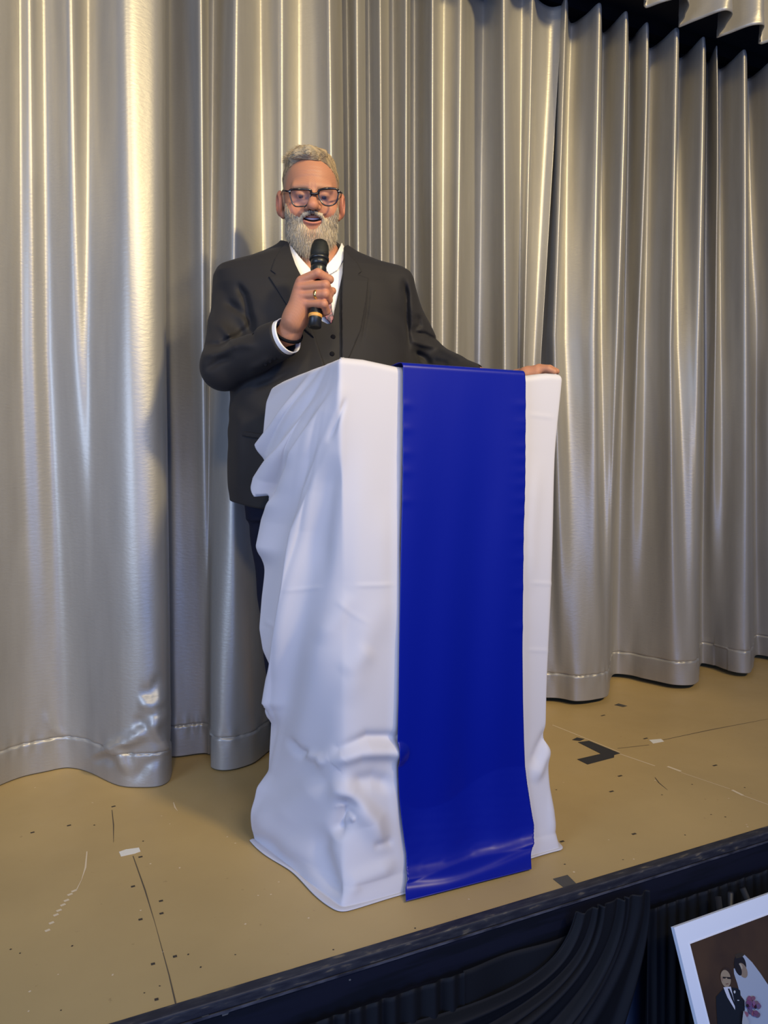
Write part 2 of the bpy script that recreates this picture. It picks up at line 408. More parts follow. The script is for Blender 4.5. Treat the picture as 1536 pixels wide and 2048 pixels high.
M['fascia_edge'] = mat('fascia_worn_edge', (0.10, 0.10, 0.12, 1), 0.5, noise=((20, 60, 60), 0.15), col2=(0.02, 0.02, 0.03, 1))
t3 = box('trim_2', (-2.6, FASC_Y-0.014, -0.024), (6, FASC_Y-0.0125, -0.019), M['fascia_edge']); tag(t3, kind='structure')
t2 = box('trim_3', (-2.6, FASC_Y-0.010, -0.105), (6, FASC_Y+0.01, -0.020), M['fascia'], bev=0.002); tag(t2, kind='structure')
wf = box('wall_front', (-2.6, FASC_Y+0.03, -STAGE_H), (6, FASC_Y+0.06, -0.03), M['gap']); tag(wf, kind='structure')
# chips in the fascia paint
def chips():
    V = []; Fc = []
    for (x, y, s) in [(487, 1997, 9), (517, 2001, 3), (410, 2028, 6), (450, 2025, 5), (853, 1886, 3), (700, 1960, 2), (1120, 1798, 3)]:
        p = onY(x, y, FASC_Y-0.0105); k = len(V); n = 6
        for j in range(n):
            a = 2*PI*j/n; r_ = s*0.0011*(0.7+0.5*rng.random()); V.append((p[0]+r_*math.cos(a)*1.5, p[1], p[2]+r_*math.sin(a)))
        for j in range(n): V.append((V[k+j][0], V[k+j][1]+0.0012, V[k+j][2]))
        Fc.append(list(range(k, k+n))); Fc += [(k+j, k+(j+1) % n, k+n+(j+1) % n, k+n+j) for j in range(n)]
    o = raw('trim_4', V, Fc, mat('bare_wood_chip', (0.10, 0.10, 0.10, 1), 0.8), None, False); tag(o, kind='structure')
chips()

# ================================================================== CURTAINS
CY = 2.50
def curve(P, sub=14):
    """smooth plan curve through its control points"""
    n = len(P); Q = np.concatenate([[2*P[0]-P[1]], P, [2*P[-1]-P[-2]]]); out = []
    for k in range(n-1):
        p0, p1, p2, p3 = Q[k:k+4]
        for t in np.linspace(0, 1, sub, endpoint=False):
            m1 = 0.42*(p2-p0); m2 = 0.42*(p3-p1); t2 = t*t; t3 = t2*t
            out.append((2*t3-3*t2+1)*p1+(t3-2*t2+t)*m1+(-2*t3+3*t2)*p2+(t3-t2)*m2)
    out.append(P[-1]); return np.array(out)
def curtain(name, pts, top, bottom, label, rows=(60, 700, 1400), lines=(), extra=None, soft=8):
    """pts: (px at the three rows, depth at the top, depth at the bottom) down the length of the cloth"""
    zs = np.concatenate([np.linspace(top, 0.14, 170), np.linspace(0.139, bottom, 70)])
    W = np.array([[onY(p[0], rows[0], p[3])[0], onY(p[1], rows[1], p[3]*.6+p[4]*.4)[0], onY(p[2], rows[2], p[4])[0]] for p in pts])
    zr = np.array([onY(pts[len(pts)//2][0], y, 2.45)[2] for y in rows])
    YT = np.array([p[3] for p in pts]); YB = np.array([p[4] for p in pts]); G = []
    for z_ in zs:
        x = np.array([np.interp(z_, zr[::-1], w_[::-1]) for w_ in W])
        if z_ > zr[0]: x = W[:, 0]+(W[:, 0]-W[:, 1])*(z_-zr[0])/(zr[0]-zr[1])
        t = np.clip((top-z_)/(top-bottom), 0, 1); e = t*t*(3-2*t)*0.6+t*0.4
        c = curve(np.stack([x, YT*(1-e)+YB*e], 1))
        for _ in range(soft): c[1:-1] = .25*c[:-2]+.5*c[1:-1]+.25*c[2:]
        G.append(np.concatenate([c, np.full((len(c), 1), z_)], 1))
    G = np.array(G); X = G[:, :, 0]; zz = G[:, :, 2]
    G[:, :, 1] += 0.004*np.sin(X*9+zz*1.3) + 0.0012*np.sin(X*60+zz*3+np.sin(zz*2)*2)
    hz = bottom+0.10; N = grid_normals(G); N = np.where(N[..., 1:2] > 0, -N, N)
    pk = 0.5+0.5*np.sin(X*210+2*np.sin(X*37))
    G += N*((-0.0040*np.exp(-((zz-hz)/0.004)**2)*(0.5+0.7*pk) + 0.002*(zz < hz) + 0.0018*np.exp(-((zz-hz)/0.03)**2)*np.sin(X*130+3*np.sin(X*23)))[..., None])
    if extra: extra(G)
    if lines:
        px, py = proj(G.reshape(-1, 3)); d = relief(px, py, lines).reshape(zz.shape)
        N = grid_normals(G); N = np.where(N[..., 1:2] > 0, -N, N); G += N*d[..., None]
    o = grid(name, G, M['satin'], None, 0.002)
    tag(o, label, 'curtain', 'silver stage curtain panels')
TOPZ = 2.70
curtain('stage_curtain', [(-110, -110, -110, 2.5, 2.5), (-60, -60, -60, 2.40, 2.48), (10, 14, 5, 2.43, 2.57), (40, 40, 60, 2.50, 2.60), (62, 68, 100, 2.46, 2.605), (90, 98, 135, 2.54, 2.61), (136, 140, 165, 2.42, 2.57),
        (156, 160, 190, 2.46, 2.51), (174, 178, 208, 2.52, 2.46), (200, 210, 240, 2.48, 2.385), (245, 258, 280, 2.38, 2.35), (290, 296, 318, 2.40, 2.335), (322, 325, 338, 2.41, 2.365), (330, 331, 342, 2.47, 2.43)],
        TOPZ, 0.003, 'leftmost silver satin curtain panel whose shiny hem corner puddles on the stage floor', rows=(60, 700, 1540), soft=60,
        lines=[([(336, 1388), (304, 1412), (272, 1402)], .014, 9, 9), ([(338, 1404), (318, 1434), (300, 1454), (262, 1478), (225, 1492), (165, 1528)], .020, 13, 9),
               ([(300, 1452), (325, 1482), (338, 1510)], .010, 8, 8), ([(262, 1436), (290, 1452), (306, 1470)], -.012, 9, 9), ([(332, 1345), (302, 1382), (275, 1390)], -.010, 11, 11),
               ([(85, 1420), (105, 1455), (135, 1480)], .005, 9, 9), ([(215, 1482), (242, 1505), (256, 1555)], .012, 9, 11), ([(180, 1524), (212, 1514), (232, 1534)], -.008, 9, 9), ([(262, 1570), (292, 1530), (332, 1510)], -.006, 11, 11)])
B_ = [(318, 322, 330, 2.57, 2.575), (340, 342, 348, 2.555, 2.55), (355, 358, 375, 2.53, 2.545), (385, 390, 400, 2.46, 2.54), (407, 411, 416, 2.40, 2.53), (413, 418, 419, 2.52, 2.49), (428, 428, 420, 2.56, 2.41), (450, 445, 440, 2.48, 2.37), (474, 468, 472, 2.38, 2.36),
      (500, 500, 505, 2.46, 2.38), (520, 520, 535, 2.51, 2.45), (545, 546, 560, 2.46, 2.50)]
for a, b, y in [(566, 565, 2.42), (590, 590, 2.51), (612, 614, 2.50), (640, 645, 2.45), (661, 668, 2.39), (680, 688, 2.50), (698, 704, 2.53), (714, 716, 2.42), (735, 738, 2.51), (750, 752, 2.47), (762, 765, 2.40), (774, 776, 2.50), (792, 795, 2.51), (815, 813, 2.40), (822, 824, 2.54),
                (845, 845, 2.50), (866, 866, 2.38), (880, 880, 2.50), (900, 896, 2.48), (922, 916, 2.42), (936, 935, 2.50), (962, 954, 2.55), (986, 985, 2.49), (1006, 1008, 2.36), (1028, 1030, 2.44), (1045, 1038, 2.46), (1064, 1047, 2.41), (1074, 1054, 2.46), (1098, 1068, 2.47), (1119, 1081, 2.44)]:
    B_.append((a, b, b, y, y))
curtain('stage_curtain', B_, TOPZ, 0.006, 'silver satin curtain panel behind the man, between the puddled panel and the slanting overlap', rows=(60, 700, 1500), soft=22)
curtain('stage_curtain', [(1062, 1035, 1030, 2.56, 2.56), (1098, 1068, 1060, 2.53, 2.52), (1120, 1090, 1108, 2.47, 2.475), (1134, 1112, 1130, 2.39, 2.44), (1141, 1124, 1150, 2.53, 2.40), (1172, 1160, 1175, 2.455, 2.385), (1200, 1192, 1198, 2.37, 2.38), (1204, 1197, 1209, 2.53, 2.385),
        (1228, 1220, 1216, 2.45, 2.40), (1252, 1239, 1219, 2.37, 2.44), (1256, 1244, 1221, 2.53, 2.60), (1275, 1262, 1232, 2.45, 2.635), (1294, 1278, 1262, 2.39, 2.59), (1298, 1286, 1285, 2.53, 2.53), (1326, 1316, 1312, 2.455, 2.47), (1357, 1342, 1345, 2.36, 2.40), (1361, 1348, 1370, 2.53, 2.37),
        (1386, 1378, 1388, 2.45, 2.365), (1410, 1402, 1396, 2.36, 2.41), (1413, 1406, 1398, 2.51, 2.54), (1424, 1422, 1404, 2.45, 2.595), (1433, 1435, 1430, 2.39, 2.54), (1437, 1440, 1450, 2.53, 2.47), (1464, 1468, 1478, 2.45, 2.40), (1490, 1496, 1500, 2.36, 2.38), (1494, 1499, 1505, 2.53, 2.46),
        (1518, 1515, 1508, 2.46, 2.60), (1545, 1545, 1540, 2.37, 2.54), (1550, 1550, 1575, 2.53, 2.45), (1600, 1600, 1610, 2.37, 2.37), (1612, 1612, 1618, 2.5, 2.55), (1665, 1665, 1665, 2.38, 2.4), (1700, 1700, 1700, 2.5, 2.5), (1760, 1760, 1760, 2.38, 2.38)],
        TOPZ, 0.022, 'right-hand silver satin curtain panel whose hem hangs just clear of the boards', rows=(60, 700, 1370))

# valance above, hanging in front of the curtain tops
def valance():
    vy = 2.26
    cr = [onY(p, 60, vy)[0] for p in (1180, 1262, 1345, 1418, 1500)]
    x0, x1 = -0.4, 4.4; nx = 900; zs = np.linspace(0, 1, 60)
    per = (cr[4]-cr[1])/3; X = np.linspace(x0, x1, nx); ph = (X-cr[2])/per
    G = np.zeros((60, nx, 3))
    zb = 2.690 + 0.008*np.sin(X*7)
    for i, t in enumerate(zs):
        A = 0.062+0.02*np.sin(ph*1.7)
        G[i, :, 0] = X+0.018*np.sin(2*PI*ph); G[i, :, 1] = vy-A*np.cos(2*PI*ph)*(0.75+0.25*(1-t)) - 0.012*np.cos(4*PI*ph+1)
        G[i, :, 2] = zb+(3.5-zb)*t
    G[:3, :, 1] += 0.003*np.sin(X*160)[None]
    o = grid('valance', G, M['satin'], None, 0.003)
    tag(o, 'scalloped silver satin valance hanging at the top right above the dark gap', 'valance')
valance()
# dark track the curtains hang from
tr = box('curtain_track', (-1.5, CY-0.03, TOPZ+0.02), (5.2, CY+0.03, TOPZ+0.08), M['black']); tag(tr, kind='structure')

# ================================================================== STAGE SKIRT (black cloth under the stage edge)
def skirt(name, pxa, pxb, n_pl, label, amp=0.02, ztop=-0.085):
    y0 = FASC_Y-0.03
    xa = onY(pxa, 1900, y0)[0]; xb = onY(pxb, 1900, y0)[0]; nx = n_pl*16; U = np.linspace(0, 1, nx); zs = np.linspace(ztop, -STAGE_H+0.02, 60)
    G = np.zeros((60, nx, 3)); pu = U*n_pl + 0.25*np.sin(U*11)
    for i, z_ in enumerate(zs):
        t = i/59; a = amp*(0.55+0.8*t)
        G[i, :, 0] = xa+(xb-xa)*U; G[i, :, 1] = y0 - a*np.cos(2*PI*pu)*(1+0.3*np.sin(pu*2.3)) - 0.01*t; G[i, :, 2] = z_+0.004*np.cos(2*PI*pu)*(t < 0.05)
    o = grid(name, G, M['skirt'], None, 0.002); tag(o, label, 'stage skirt', 'black stage skirt lengths')
skirt('stage_skirt', 300, 930, 16, 'pleated black stage skirt below the left part of the stage edge', 0.011)
skirt('stage_skirt', 1290, 1640, 20, 'pleated black stage skirt behind the framed wedding photograph', 0.009)
# gathered swag: pleats bunched on the right that sweep down to the left
def swag():
    n_pl = 7; nu = n_pl*14; nv = 80; G = np.zeros((nv, nu, 3))
    top = lambda u: (1152+u*146, 1826-u*46)
    for j in range(nu):
        u = j/(nu-1); tx, ty = top(u)
        # each pleat runs down, then swings left
        path = [(tx, ty), (tx+4-18*(1-u), ty+70), (tx-12-40*(1-u), ty+140), (tx-50-110*(1-u), 2010+50*u), (tx-120-330*(1-u), 2085+150*u)]
        P = np.array([onY(x, y, FASC_Y-0.045) for x, y in path]); tt = np.linspace(0, 1, len(P))
        for i in range(nv):
            t = i/(nv-1)
            # catmull-like smoothing via cubic bernstein
            b = [math.comb(4, k)*t**k*(1-t)**(4-k) for k in range(5)]
            p = sum(b[k]*P[k] for k in range(5))
            uu = u*n_pl+0.35*math.sin(u*17+1)+0.25*math.sin(u*7+t*2); c = math.cos(2*PI*uu); am = 0.012*(0.6+0.8*t)*(0.7+0.4*math.sin(u*23))
            p = p.copy(); p[1] -= am*(c+0.2*math.cos(4*PI*uu+1)); p[2] = max(p[2], -STAGE_H+0.03)
            G[i, j] = p
    o = grid('stage_skirt', G, M['skirt'], None, 0.002)
    tag(o, 'gathered black skirt swag sweeping down to the left below the stage edge', 'stage skirt', 'black stage skirt lengths')
swag()
def flat_drape():
    y0 = FASC_Y-0.022; xa = onY(925, 1900, y0)[0]; xb = onY(1175, 1900, y0)[0]; nx = 90; G = np.zeros((50, nx, 3)); U = np.linspace(0, 1, nx)
    for i in range(50):
        t = i/49
        G[i, :, 0] = xa+(xb-xa)*U; G[i, :, 1] = y0-0.004*np.cos(U*9)-0.012*t*np.sin(U*14+1)-0.01*t; G[i, :, 2] = -0.085-(STAGE_H-0.105)*t
    o = grid('stage_skirt', G, M['skirt'], None, 0.002); tag(o, 'flat black skirt length between the pleated part and the gathered swag', 'stage skirt', 'black stage skirt lengths')
flat_drape()

# ================================================================== TAPE MARKS
def tape(poly, m, label, th=0.0006):
    P = [onZ(x, y, 0.0004) for x, y in poly]; o = prism('floor_tape', P, (0, 0, 1), th, m)
    tag(o, label, 'tape'); return o
tape([(1155.7, 1484.6), (1178, 1481.6), (1240, 1506.8), (1228.5, 1510), (1228, 1515), (1175, 1529), (1154, 1518.7), (1201.7, 1507.7)], M['tape_black'], 'black L-shaped corner of tape marking the stage floor')
tape([(1144, 1480), (1154, 1475), (1169, 1478), (1160, 1482)], M['tape_black'], 'small scrap of black tape just above the L-shaped tape mark')
tape([(1298, 1480), (1322, 1478), (1328, 1483), (1306, 1487)], M['tape_white'], 'small white tape patch right of the L-shaped mark')
tape([(1228.5, 1410), (1237, 1407), (1254.6, 1412), (1246, 1414)], M['tape_edge'], 'tiny dark tape patch on the floor near the curtain hem')
tape([(238, 1704), (252, 1699), (278, 1695.5), (281, 1703), (270, 1707), (242, 1713)], M['tape_white'], 'white tape strip on the stage floor left of the lectern')
tape([(1105.7, 1758), (1135, 1750), (1157, 1772), (1131, 1778)], M['tape_edge'], 'dark grey tape square at the very edge of the stage')

# ================================================================== LECTERN, CLOTH, RUNNER
LX0, LX1 = onZ(688, 1812)[0]+0.012, onZ(1110, 1694)[0]-0.012; LY0, LY1 = 1.565, 1.87
lec = empty('lectern', ((LX0+LX1)/2, (LY0+LY1)/2, 0)); tag(lec, 'brown wooden lectern hidden under the white cloth, one rear edge showing', 'lectern')
box('side_panel', (LX0+0.06, LY0+0.06, 0.0), (LX0+0.08, LY1, 1.13), M['wood'], lec)
box('side_panel', (LX1-0.05, LY0+0.06, 0.0), (LX1-0.03, LY1, 1.13), M['wood'], lec)
box('front_panel', (LX0+0.08, LY0+0.062, 0.0), (LX1-0.05, LY0+0.08, 1.13), M['wood'], lec)
box('shelf', (LX0+0.08, LY0+0.08, 0.70), (LX1-0.05, LY1-0.02, 0.72), M['wood'], lec)
v = [(x, y, z) for z, q in ((1.115, 0), (1.165, 1)) for x, y, z in ((LX0+.03, LY0+.02, z), (LX1+.01, LY0+.02, z), (LX1+.01, LY1+0.02, z-.035), (LX0+.004, LY1+0.02, z-.035))]
raw('top', v, [(0, 3, 2, 1), (4, 5, 6, 7), (0, 1, 5, 4), (1, 2, 6, 5), (2, 3, 7, 6), (3, 0, 4, 7)], M['wood'], lec, False)

def cloth():
    # silhouette of the rear left edge
    sil = [(566, 770), (545, 782), (533, 812), (529, 850), (526, 885), (536, 925), (528, 955), (529, 995), (546, 1035), (536, 1100), (524, 1200), (519, 1262), (526, 1305), (543, 1342), (543, 1450), (538, 1545), (514, 1578), (505, 1625), (510, 1690)]
    YB = 1.89
    bl = np.array([onY(x, y, YB) for x, y in sil])
    bl = bl[np.argsort(bl[:, 2])]
    zg = np.linspace(-0.05, 1.2, 500); xg = np.interp(zg, bl[:, 2], bl[:, 0]); xs = np.convolve(np.pad(xg, 60, mode='edge'), np.hanning(121)/np.hanning(121).sum(), 'valid')
    xf = np.convolve(np.pad(xg-xs, 5, mode='edge'), np.hanning(11)/np.hanning(11).sum(), 'valid')
    nz_ = 330; ncol = (150, 260, 110)
    ztopF = 1.188
    def rim_z(x, y):     # height of the cloth's rim, falling towards the speaker
        zf = tab(x, [(LX0, 1.197), (LX0+0.06, 1.195), (LX0+0.14, 1.184), (LX1-0.1, 1.176), (LX1-0.02, 1.188), (LX1, 1.19)])
        return zf - 0.085*(y-LY0)
    T = np.linspace(0, 1, nz_)
    fl_b = onZ(684, 1822)[:2]; fr_b = onZ(1115, 1697)[:2]; bl_b = onZ(509, 1702)[:2]
    rows = []
    U = np.concatenate([np.linspace(0, 1, ncol[0], endpoint=False), np.linspace(1, 2, ncol[1], endpoint=False), np.linspace(2, 3, ncol[2])])
    for t in T:
        z0 = 1.16*(1-t)
        BLx = np.interp(z0, zg, xs)
        fz = np.clip((0.30-z0)/0.30, 0, 1)**1.7; fb = np.clip((0.035-z0)/0.035, 0, 1)
        FL = np.array([LX0-0.002, LY0-0.012])*(1-fz)+np.array([fl_b[0]+0.004, fl_b[1]+0.010])*fz
        FL = FL*(1-fb)+fl_b*fb
        FR = np.array([LX1+0.006+0.004*math.sin(z0*6)+tab(z0, [(.3, 0), (.7, .010), (1.0, .024), (1.19, .036)]), LY0-0.012])*(1-fz)+np.array([fr_b[0]-0.005, fr_b[1]])*fz
        FR = FR*(1-fb)+np.array([fr_b[0]+0.004, fr_b[1]-0.006])*fb
        BL = np.array([BLx, YB]); BR = np.array([LX1+0.04, YB])
        X = np.interp(U, [0, 1, 2, 3], [BL[0], FL[0], FR[0], BR[0]]); Y = np.interp(U, [0, 1, 2, 3], [BL[1], FL[1], FR[1], BR[1]])
        um = U < 0.97; za = 1.22-(1.22-z0)/(1-U[um]*.98); fa = (1-U[um])**1.1
        X[um] += np.interp(za, zg, xf)*fa*np.clip((za+0.05)/.1, 0, 1)
        rows.append(np.stack([X, Y, np.zeros_like(X)], -1))
    G = np.array(rows)
    # round the corners, wider towards the hem
    S1 = smooth_cols(G[:, :, :2], 12); S2 = smooth_cols(G[:, :, :2], 1100)
    wt = (np.clip((T-0.06)/0.35, 0, 1)*0.85)[:, None, None]*np.clip((1-T)/.12, .25, 1)[:, None, None]; left = (np.clip((1.5-U)/0.3, 0, 1))[None, :, None]
    G[:, :, :2] = S1*(1-wt*left)+S2*wt*left
    rimz = rim_z(np.clip(G[0, :, 0], LX0, LX1), G[0, :, 1])
    G[:, :, 2] = rimz[None]*(1-T[:, None]) + 0.004*T[:, None]
    # roll the cloth over the rim
    dz = rimz[None]-G[:, :, 2]; k = np.clip(dz/0.016, 0, 1); inw = (1-np.sqrt(np.clip(1-(1-k)**2, 0, 1)))*0.016
    N = grid_normals(G); N[..., 2] = 0; N /= np.linalg.norm(N, axis=-1, keepdims=True)+1e-9
    cen = np.array([(LX0+LX1)/2, (LY0+LY1)/2, 0]); sgn = np.sign(np.sum((G-cen)*N, -1)); N *= sgn[..., None]
    G -= N*inw[..., None]
    # traced folds
    L = [([(640, 725), (600, 790), (560, 850), (524, 895)], .016, 22, 7, 'start'),
         ([(682, 740), (612, 840), (570, 905), (534, 955), (526, 985)], .020, 26, 7, 'start'),
         ([(684, 755), (650, 820), (605, 910), (575, 980), (552, 1040), (540, 1090)], .020, 26, 6, 'start'),
         ([(686, 800), (655, 880), (622, 980), (600, 1080), (580, 1180), (560, 1300), (550, 1420)], .014, 20, 6, 'start'),
         ([(692, 790), (676, 838), (660, 890)], -.006, 5, 4),
         ([(684, 850), (640, 960), (612, 1060), (596, 1170), (576, 1290), (560, 1400)], .013, 16, 7, 'start'),
         ([(672, 900), (655, 980), (645, 1080), (640, 1200)], -.010, 16, 20),
         ([(600, 900), (575, 960), (556, 1010)], -.012, 14, 14),
         ([(525, 1240), (545, 1250), (558, 1262)], .005, 5, 5), ([(556, 1262), (560, 1276)], -.006, 4, 4),
         ([(655, 1180), (640, 1300), (622, 1400), (605, 1480), (560, 1560)], .016, 24, 30),
         ([(590, 1180), (650, 1174)], .003, 4, 4), ([(700, 1172), (795, 1168)], .003, 4, 4), ([(665, 1195), (700, 1225), (745, 1252)], .002, 6, 5),
         ([(640, 1290), (675, 1235), (700, 1180)], .005, 20, 16), ([(680, 1350), (745, 1290)], .004, 18, 18),
         # the crumple low on the left
         ([(580, 1470), (605, 1500), (622, 1512)], -.012, 8, 10), ([(610, 1505), (640, 1515), (655, 1535)], .010, 9, 9),
         ([(640, 1560), (665, 1520), (720, 1500), (790, 1500)], .022, 20, 16, 'start'), ([(650, 1545), (680, 1500), (735, 1478), (790, 1478)], -.020, 12, 14, 'start'),
         ([(650, 1565), (700, 1590), (745, 1640), (770, 1720)], .026, 18, 22), ([(690, 1570), (745, 1560), (795, 1575)], -.014, 16, 16),
         ([(672, 1580), (700, 1610), (680, 1650), (665, 1680)], -.024, 16, 14), ([(655, 1560), (600, 1600), (540, 1650)], .014, 30, 30),
         ([(650, 1640), (640, 1700), (660, 1770), (688, 1812)], -.020, 18, 20), ([(685, 1812), (710, 1760), (760, 1740), (800, 1720)], .012, 14, 16),
         ([(675, 1655), (700, 1635), (712, 1640)], .010, 6, 6), ([(600, 1770), (560, 1720), (515, 1660)], -.020, 20, 24), ([(520, 1590), (530, 1640), (560, 1690), (620, 1740)], .016, 26, 26),
         ([(740, 1690), (790, 1680)], -.006, 10, 8),
         # beside the runner, and right of it
         ([(808, 760), (802, 900), (795, 1100), (797, 1300), (790, 1500), (794, 1640), (806, 1780)], .006, 6, 10), ([(770, 980), (762, 1150), (775, 1300)], .004, 22, 22),
         ([(705, 830), (690, 1000), (686, 1200), (700, 1400)], -.006, 22, 22), ([(760, 1180), (720, 1320), (690, 1420)], .006, 24, 22),
         ([(1075, 900), (1060, 1060), (1056, 1200)], .004, 14, 14), ([(1112, 1470), (1085, 1520), (1065, 1570)], .010, 9, 12), ([(1108, 1445), (1080, 1495), (1060, 1540)], -.010, 9, 9),
         ([(1054, 1165), (1112, 1168)], .002, 4, 4), ([(1050, 1300), (1105, 1302)], .002, 4, 4), ([(1115, 1560), (1105, 1620), (1108, 1680)], .006, 10, 10), ([(1050, 828), (1115, 836)], .0018, 4, 4)]
    L = [((l[0], l[1]*(0.9 if min(p[1] for p in l[0]) > 1450 and max(p[0] for p in l[0]) < 820 else (1.9 if l[1] > .011 and l[0][0][1] < 860 else (0.45 if abs(l[1]) <= .005 and l[2] < 7 else 1.0))), l[2]*1.1, l[3]*1.1)+tuple(l[4:])) for l in L]
    px, py = proj(G.reshape(-1, 3)); d = relief(px, py, L).reshape(G.shape[:2])
    side = (U < 2.05)[None]
    fade = np.clip((T*0+G[:, 5, 2])/0.03, 0, 1)[:, None]
    d = d*side*fade
    d += (0.004*np.sin(U*7+G[:, :, 2]*9)*np.clip(dz/0.2, 0, 1))*np.clip((U[None]-1.0)/.35, 0, 1)*fade
    # right side and back edge: soft hanging folds
    d += np.clip((U-2.05)/.2, 0, 1)[None]*0.012*np.sin((U*18))[None]*np.clip(dz/0.4, 0, 1)
    N = grid_normals(G); sgn = np.sign(np.sum((G-cen)*N, -1)); N *= sgn[..., None]; N[..., 2] *= 0.3
    G += N*d[..., None]
    G[:, :, 2] = np.clip(G[:, :, 2], 0.0035, None)
    # hem turned out on to the boards
    hem = []
    for e in np.linspace(0, 1, 6)[1:]:
        r_ = G[-1].copy(); r_ += N[-1]*np.array([1, 1, 0])*e*0.020*(0.7+0.3*np.sin(U*9))[:, None]; r_[:, 2] = 0.0035+0.0015*np.sin(e*PI); hem.append(r_)
    # top sheet
    top = []
    cz = rim_z(0.95, 1.72)
    for e in np.linspace(0, 1, 26)[:-1]:
        c = np.array([(LX0+LX1)/2, (LY0+LY1)/2, 0]); r_ = G[0].copy(); c2 = np.array([np.clip(0, 0, 0)]*3)
        # collapse towards the back line of the top
        tgt = np.stack([np.clip(G[0, :, 0], LX0+0.08, LX1-0.08), np.full(len(U), YB-0.02), np.zeros(len(U))], -1)
        r_ = tgt*(1-e)+r_*e; r_[:, 2] = rim_z(np.clip(r_[:, 0], LX0, LX1), r_[:, 1])*(1) ; top.append(r_)
    for i, r_ in enumerate(top): r_[:, 2] += 0.0
    A = np.concatenate([np.array(top), G, np.array(hem)])
    o = grid('lectern_cloth', A, M['white'], None, 0.0016)
    tag(o, 'white cloth draped over the lectern, crumpled at the bottom left', 'tablecloth')
    return G, U, T
CG, CU, CT = cloth()

